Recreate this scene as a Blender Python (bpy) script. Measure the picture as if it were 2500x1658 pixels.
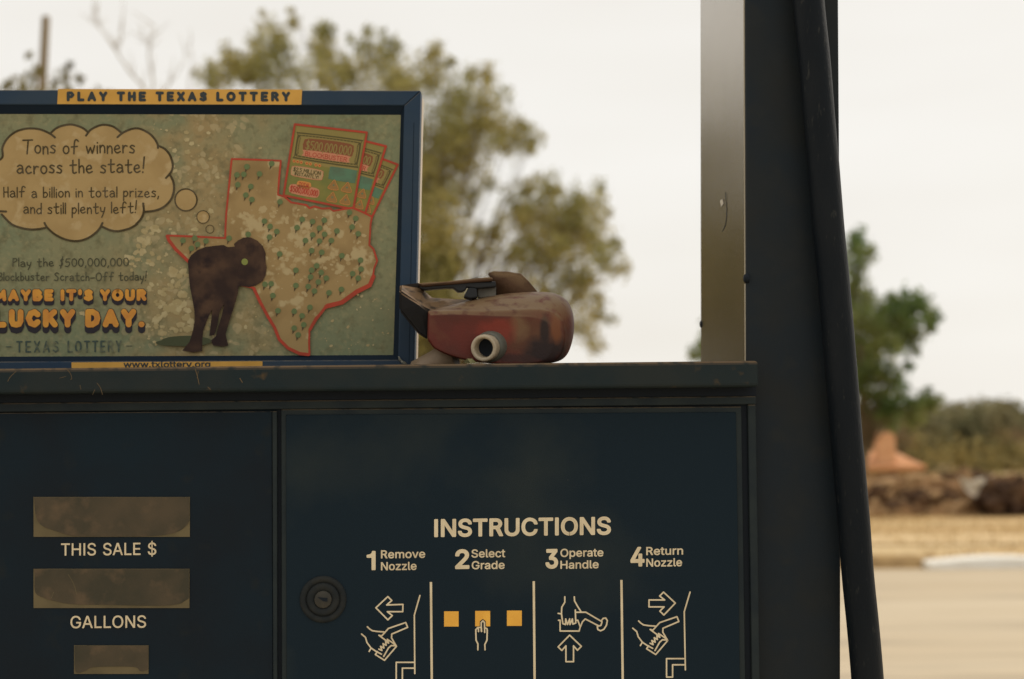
import bpy, bmesh, math, random
from mathutils import Vector, Matrix, noise
random.seed(7)
for o in list(bpy.data.objects): bpy.data.objects.remove(o)
SC = bpy.context.scene
COL = SC.collection
R = math.radians

# ------------------------------------------------------------------ camera
F = 4000.0                      # focal length in pixels of the 2500 px wide photograph
CAM = Vector((0, 0, 1.42))
ROT = Matrix.Rotation(R(90 + 4.0), 3, 'X') @ Matrix.Rotation(-0.007, 3, 'Z')
cd = bpy.data.cameras.new('camera'); cam = bpy.data.objects.new('camera', cd); COL.objects.link(cam)
cam.matrix_world = Matrix.Translation(CAM) @ ROT.to_4x4()
cd.sensor_width = 36; cd.lens = 36 * F / 2500
cd.clip_start = 0.05; cd.clip_end = 3000
cd.dof.use_dof = True; cd.dof.focus_distance = 1.55; cd.dof.aperture_fstop = 6.0
SC.camera = cam
SC.render.resolution_x = 1024; SC.render.resolution_y = 679

# ------------------------------------------------------------------ sky, sun, exposure
SUN_EL, SUN_AZ = R(38), R(52)    # azimuth from +Y towards +X: behind the pump, to the right
w = bpy.data.worlds.new('World'); SC.world = w; w.use_nodes = True
nt = w.node_tree; nt.nodes.clear()
out = nt.nodes.new('ShaderNodeOutputWorld')
sky = nt.nodes.new('ShaderNodeTexSky'); sky.sky_type = 'NISHITA'; sky.sun_disc = False
sky.sun_elevation = SUN_EL; sky.sun_rotation = SUN_AZ; sky.dust_density = 3.0
bg1 = nt.nodes.new('ShaderNodeBackground'); bg1.inputs[1].default_value = 0.08
nt.links.new(sky.outputs[0], bg1.inputs[0])
tc = nt.nodes.new('ShaderNodeTexCoord'); mp = nt.nodes.new('ShaderNodeMapping'); mp.inputs['Scale'].default_value = (1.5, 1.5, 6)
nz = nt.nodes.new('ShaderNodeTexNoise'); nz.inputs['Scale'].default_value = 1.6; nz.inputs['Detail'].default_value = 3
nt.links.new(tc.outputs['Generated'], mp.inputs[0]); nt.links.new(mp.outputs[0], nz.inputs['Vector'])
rp = nt.nodes.new('ShaderNodeValToRGB')
rp.color_ramp.elements[0].position = .3; rp.color_ramp.elements[0].color = (.85, .812, .745, 1)
rp.color_ramp.elements[1].position = .7; rp.color_ramp.elements[1].color = (.93, .905, .855, 1)
nt.links.new(nz.outputs['Fac'], rp.inputs[0])
bg2 = nt.nodes.new('ShaderNodeBackground'); bg2.inputs[1].default_value = 1.0
nt.links.new(rp.outputs[0], bg2.inputs[0])
mx = nt.nodes.new('ShaderNodeMixShader'); mx.inputs[0].default_value = .93      # an overcast layer in front of the blue
nt.links.new(bg1.outputs[0], mx.inputs[1]); nt.links.new(bg2.outputs[0], mx.inputs[2])
nt.links.new(mx.outputs[0], out.inputs[0])
sl = bpy.data.lights.new('sun', 'SUN'); sl.energy = 2.6; sl.angle = R(12); sl.color = (1, .9, .76)
so = bpy.data.objects.new('sun', sl); COL.objects.link(so)
sd = Vector((math.sin(SUN_AZ) * math.cos(SUN_EL), math.cos(SUN_AZ) * math.cos(SUN_EL), math.sin(SUN_EL)))
so.rotation_euler = sd.to_track_quat('Z', 'Y').to_euler(); so.location = (20, 20, 30)
SC.view_settings.view_transform = 'Standard'; SC.view_settings.look = 'None'
SC.view_settings.exposure = 0.08; SC.view_settings.gamma = 1.0
try: SC.cycles.max_bounces = 8
except Exception: pass

# ------------------------------------------------------------------ helpers
Z = {'0': (0, 0, .9456), 'A': (0, 200, 4.544), 'B': (0, 545, 4.296), 'C': (520, 200, 4.544), 'D': (390, 545, 3.638),
     'E': (940, 640, 4.73), 'F': (0, 1180, 3.281), 'G': (850, 1230, 3.664), 'H': (1280, 1230, 3.664), 'I': (2020, 960, 2.246),
     'K': (1640, 560, 3.136), 'L': (0, 0, 4.548), 'M': (480, 0, 1.7426), 'N': (1980, 540, 3.015), 'T': (650, 270, 5.703),
     'S': (0, 860, 2.365), 'P': (0, 0, 1)}
def Q(k, pts):
    x0, y0, s = Z[k]
    return [(x0 + x / s, y0 + y / s) for x, y in pts]
def ray(px, py):
    return (ROT @ Vector(((px - 1250) / F, -(py - 829) / F, -1))).normalized()
class Plane:
    def __init__(self, o, yaw, tilt=0):
        self.o = Vector(o)
        self.n = (Matrix.Rotation(yaw, 3, 'Z') @ Matrix.Rotation(tilt, 3, 'X') @ Vector((0, -1, 0))).normalized()
    def p(self, px, py, off=0):
        d = ray(px, py); oo = self.o + self.n * off
        return CAM + d * ((oo - CAM).dot(self.n) / d.dot(self.n))
    def b(self, px, py, off=0):         # the point traced on the plane itself, then moved along its normal
        return self.p(px, py) + self.n * off
def at(px, py, Y):
    d = ray(px, py); return CAM + d * (Y / d.y)
def gp(px, py, z=0):
    d = ray(px, py); return CAM + d * ((z - CAM.z) / d.z)

def link(name, me, parent=None):
    o = bpy.data.objects.new(name, me); COL.objects.link(o)
    if parent is not None:
        o.parent = parent
        o.matrix_parent_inverse = Matrix.Translation(-parent.location) if parent.type == 'EMPTY' else Matrix()
    return o
def empty(name, loc):
    o = bpy.data.objects.new(name, None); COL.objects.link(o); o.location = loc; o.empty_display_size = .1; return o
def tag(o, label=None, cat=None, group=None, kind=None):
    if label: o['label'] = label
    if cat: o['category'] = cat
    if group: o['group'] = group
    if kind: o['kind'] = kind
    return o
def bmobj(name, bm, mats, parent=None, smooth=False):
    me = bpy.data.meshes.new(name)
    bmesh.ops.recalc_face_normals(bm, faces=bm.faces[:]) if not getattr(bm, 'keep', False) and False else None
    bm.to_mesh(me); bm.free()
    for m in (mats if isinstance(mats, (list, tuple)) else [mats]): me.materials.append(m)
    if smooth:
        for p in me.polygons: p.use_smooth = True
    return link(name, me, parent)

MATS = {}
def mat(name, col, rough=.6, spec=.3, col2=None, scale=40, lo=.4, hi=.65, detail=5, bump=0, bscale=200, dust=None, dust_amt=1.0,
        metal=0, trans=None, island=0, stretch=(1, 1, 1), col3=None, scale3=200, lo3=.55, hi3=.7, dist=0, spots=()):
    """Principled paint with up to two noise-shaped tints (wear, fading), dust lying on faces that look up, and bump."""
    m = bpy.data.materials.new(name); m.use_nodes = True; t = m.node_tree; N = t.nodes; L = t.links
    b = N['Principled BSDF']; b.inputs['Roughness'].default_value = rough; b.inputs['Metallic'].default_value = metal
    b.inputs['Specular IOR Level'].default_value = spec
    tc = N.new('ShaderNodeTexCoord'); mp = N.new('ShaderNodeMapping'); mp.inputs['Scale'].default_value = stretch
    L.new(tc.outputs['Object'], mp.inputs[0])
    def noi(sc, det=detail):
        n = N.new('ShaderNodeTexNoise'); n.inputs['Scale'].default_value = sc; n.inputs['Detail'].default_value = det
        n.inputs['Distortion'].default_value = dist
        L.new(mp.outputs[0], n.inputs['Vector']); return n
    def rng(sock, a, c, to=1.0):
        r = N.new('ShaderNodeMapRange'); r.inputs[1].default_value = a; r.inputs[2].default_value = c; r.inputs[4].default_value = to
        L.new(sock, r.inputs[0]); return r.outputs[0]
    def mix(f, a, c):
        x = N.new('ShaderNodeMix'); x.data_type = 'RGBA'
        L.new(f, x.inputs[0])
        if isinstance(a, tuple): x.inputs[6].default_value = (*a, 1)
        else: L.new(a, x.inputs[6])
        x.inputs[7].default_value = (*c, 1); return x.outputs[2]
    cur = col
    if col2: cur = mix(rng(noi(scale).outputs['Fac'], lo, hi), cur, col2)
    if col3: cur = mix(rng(noi(scale3, 3).outputs['Fac'], lo3, hi3), cur, col3)
    if island:
        g = N.new('ShaderNodeNewGeometry')
        h = N.new('ShaderNodeHueSaturation'); h.inputs['Saturation'].default_value = 1
        r = N.new('ShaderNodeMapRange'); r.inputs[3].default_value = 1 - island; r.inputs[4].default_value = 1 + island
        L.new(g.outputs['Random Per Island'], r.inputs[0]); L.new(r.outputs[0], h.inputs['Value'])
        if isinstance(cur, tuple): h.inputs['Color'].default_value = (*cur, 1)
        else: L.new(cur, h.inputs['Color'])
        cur = h.outputs[0]
    for cen, rad, cc, amt in spots:
        v1 = N.new('ShaderNodeVectorMath'); v1.operation = 'SUBTRACT'; L.new(tc.outputs['Object'], v1.inputs[0]); v1.inputs[1].default_value = cen
        v2 = N.new('ShaderNodeVectorMath'); v2.operation = 'DIVIDE'; L.new(v1.outputs[0], v2.inputs[0]); v2.inputs[1].default_value = rad
        v3 = N.new('ShaderNodeVectorMath'); v3.operation = 'LENGTH'; L.new(v2.outputs[0], v3.inputs[0])
        wob = N.new('ShaderNodeMath'); wob.operation = 'MULTIPLY_ADD'; L.new(noi(70, 4).outputs['Fac'], wob.inputs[0]); wob.inputs[1].default_value = .9; L.new(v3.outputs['Value'], wob.inputs[2])
        cur = mix(rng(wob.outputs[0], 1.55, 1.05, amt), cur, cc)
    if dust:
        g = N.new('ShaderNodeNewGeometry'); s = N.new('ShaderNodeSeparateXYZ'); L.new(g.outputs['Normal'], s.inputs[0])
        up = rng(s.outputs[2], .05, .75, dust_amt)
        n2 = rng(noi(90).outputs['Fac'], .3, .5)
        mu = N.new('ShaderNodeMath'); mu.operation = 'MULTIPLY'; L.new(up, mu.inputs[0]); L.new(n2, mu.inputs[1])
        cur = mix(mu.outputs[0], cur, dust)
    if isinstance(cur, tuple): b.inputs['Base Color'].default_value = (*cur, 1)
    else: L.new(cur, b.inputs['Base Color'])
    if bump:
        bp = N.new('ShaderNodeBump'); bp.inputs['Strength'].default_value = bump; bp.inputs['Distance'].default_value = .001 if bscale > 50 else .02
        L.new(noi(bscale).outputs['Fac'], bp.inputs['Height']); L.new(bp.outputs[0], b.inputs['Normal'])
    if trans:
        ts = N.new('ShaderNodeBsdfTranslucent')
        if isinstance(cur, tuple): ts.inputs[0].default_value = (*cur, 1)
        else: L.new(cur, ts.inputs[0])
        ms = N.new('ShaderNodeMixShader'); ms.inputs[0].default_value = trans
        L.new(b.outputs[0], ms.inputs[1]); L.new(ts.outputs[0], ms.inputs[2]); L.new(ms.outputs[0], N['Material Output'].inputs[0])
    MATS[name] = m; return m

def prism(bm, pl, pts, front, back, bev=0, seg=2, mi=0, there=False):
    """Polygon traced on a plane, given a front and a back along the plane's normal."""
    base = [pl.p(q[0], q[1], front) - pl.n * front for q in pts] if there else [pl.p(*q) for q in pts]
    a = [bm.verts.new(v + pl.n * front) for v in base]; c = [bm.verts.new(v + pl.n * back) for v in base]
    fs = [bm.faces.new(a), bm.faces.new(c[::-1])]; n = len(a)
    for i in range(n): fs.append(bm.faces.new([a[i], c[i], c[(i + 1) % n], a[(i + 1) % n]]))
    for f in fs: f.material_index = mi
    bmesh.ops.recalc_face_normals(bm, faces=fs)
    if bev:
        es = list({e for f in fs for e in f.edges})
        bmesh.ops.bevel(bm, geom=es, offset=bev, segments=seg, profile=.5, affect='EDGES', clamp_overlap=True)
def rect(x0, y0, x1, y1): return [(x0, y0), (x1, y0), (x1, y1), (x0, y1)]
def box(bm, c, sx, sy, sz, rot=None, bev=0, mi=0):
    M = Matrix.Translation(c) @ (rot.to_4x4() if rot else Matrix()) @ Matrix.Diagonal((sx, sy, sz, 1))
    r = bmesh.ops.create_cube(bm, size=1, matrix=M); vs = r['verts']
    for f in {f for v in vs for f in v.link_faces}: f.material_index = mi
    if bev: bmesh.ops.bevel(bm, geom=list({e for v in vs for e in v.link_edges}), offset=bev, segments=2, affect='EDGES')
def tube(bm, pts, rad, seg=12, cap=True, mi=0):
    pts = [Vector(p) for p in pts]; n = len(pts)
    rr = rad if isinstance(rad, (list, tuple)) else [rad] * n
    rings = []; up = None
    for i, p in enumerate(pts):
        t = (pts[min(i + 1, n - 1)] - pts[max(i - 1, 0)]).normalized()
        if up is None:
            up = t.orthogonal().normalized()
        up = (up - t * up.dot(t)).normalized(); s = t.cross(up)
        rings.append([bm.verts.new(p + (up * math.cos(a) + s * math.sin(a)) * rr[i]) for a in [2 * math.pi * k / seg for k in range(seg)]])
    for i in range(n - 1):
        for k in range(seg):
            f = bm.faces.new([rings[i][k], rings[i][(k + 1) % seg], rings[i + 1][(k + 1) % seg], rings[i + 1][k]]); f.smooth = True; f.material_index = mi
    if cap:
        bm.faces.new(rings[0][::-1]).material_index = mi; bm.faces.new(rings[-1]).material_index = mi
def lathe(bm, c, axis, prof, seg=40, mi=0):
    """prof: (radius, height along axis) pairs."""
    axis = Vector(axis).normalized(); u = axis.orthogonal().normalized(); v = axis.cross(u); rings = []
    for r, h in prof:
        if r <= 1e-6: rings.append([bm.verts.new(Vector(c) + axis * h)])
        else: rings.append([bm.verts.new(Vector(c) + axis * h + (u * math.cos(2 * math.pi * k / seg) + v * math.sin(2 * math.pi * k / seg)) * r) for k in range(seg)])
    for a, b in zip(rings, rings[1:]):
        for k in range(seg):
            k2 = (k + 1) % seg
            if len(a) == 1: f = bm.faces.new([a[0], b[k2], b[k]]) if len(b) > 1 else None
            elif len(b) == 1: f = bm.faces.new([a[k], a[k2], b[0]])
            else: f = bm.faces.new([a[k], a[k2], b[k2], b[k]])
            if f: f.smooth = True; f.material_index = mi
def crom(pts, n=5, closed=False):
    P = [Vector((*p, 0)) for p in pts]
    if len(P) < 3: return [tuple(p.xy) for p in P]
    o = []; m = len(P)
    for i in range(m if closed else m - 1):
        g = (lambda j: P[j % m]) if closed else (lambda j: P[max(0, min(m - 1, j))])
        p0, p1, p2, p3 = g(i - 1), g(i), g(i + 1), g(i + 2)
        for k in range(n):
            t = k / n
            v = .5 * ((2 * p1) + (p2 - p0) * t + (2 * p0 - 5 * p1 + 4 * p2 - p3) * t * t + (3 * p1 - p0 - 3 * p2 + p3) * t ** 3)
            o.append((v.x, v.y))
    if not closed: o.append(tuple(P[-1].xy))
    return o

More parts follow.
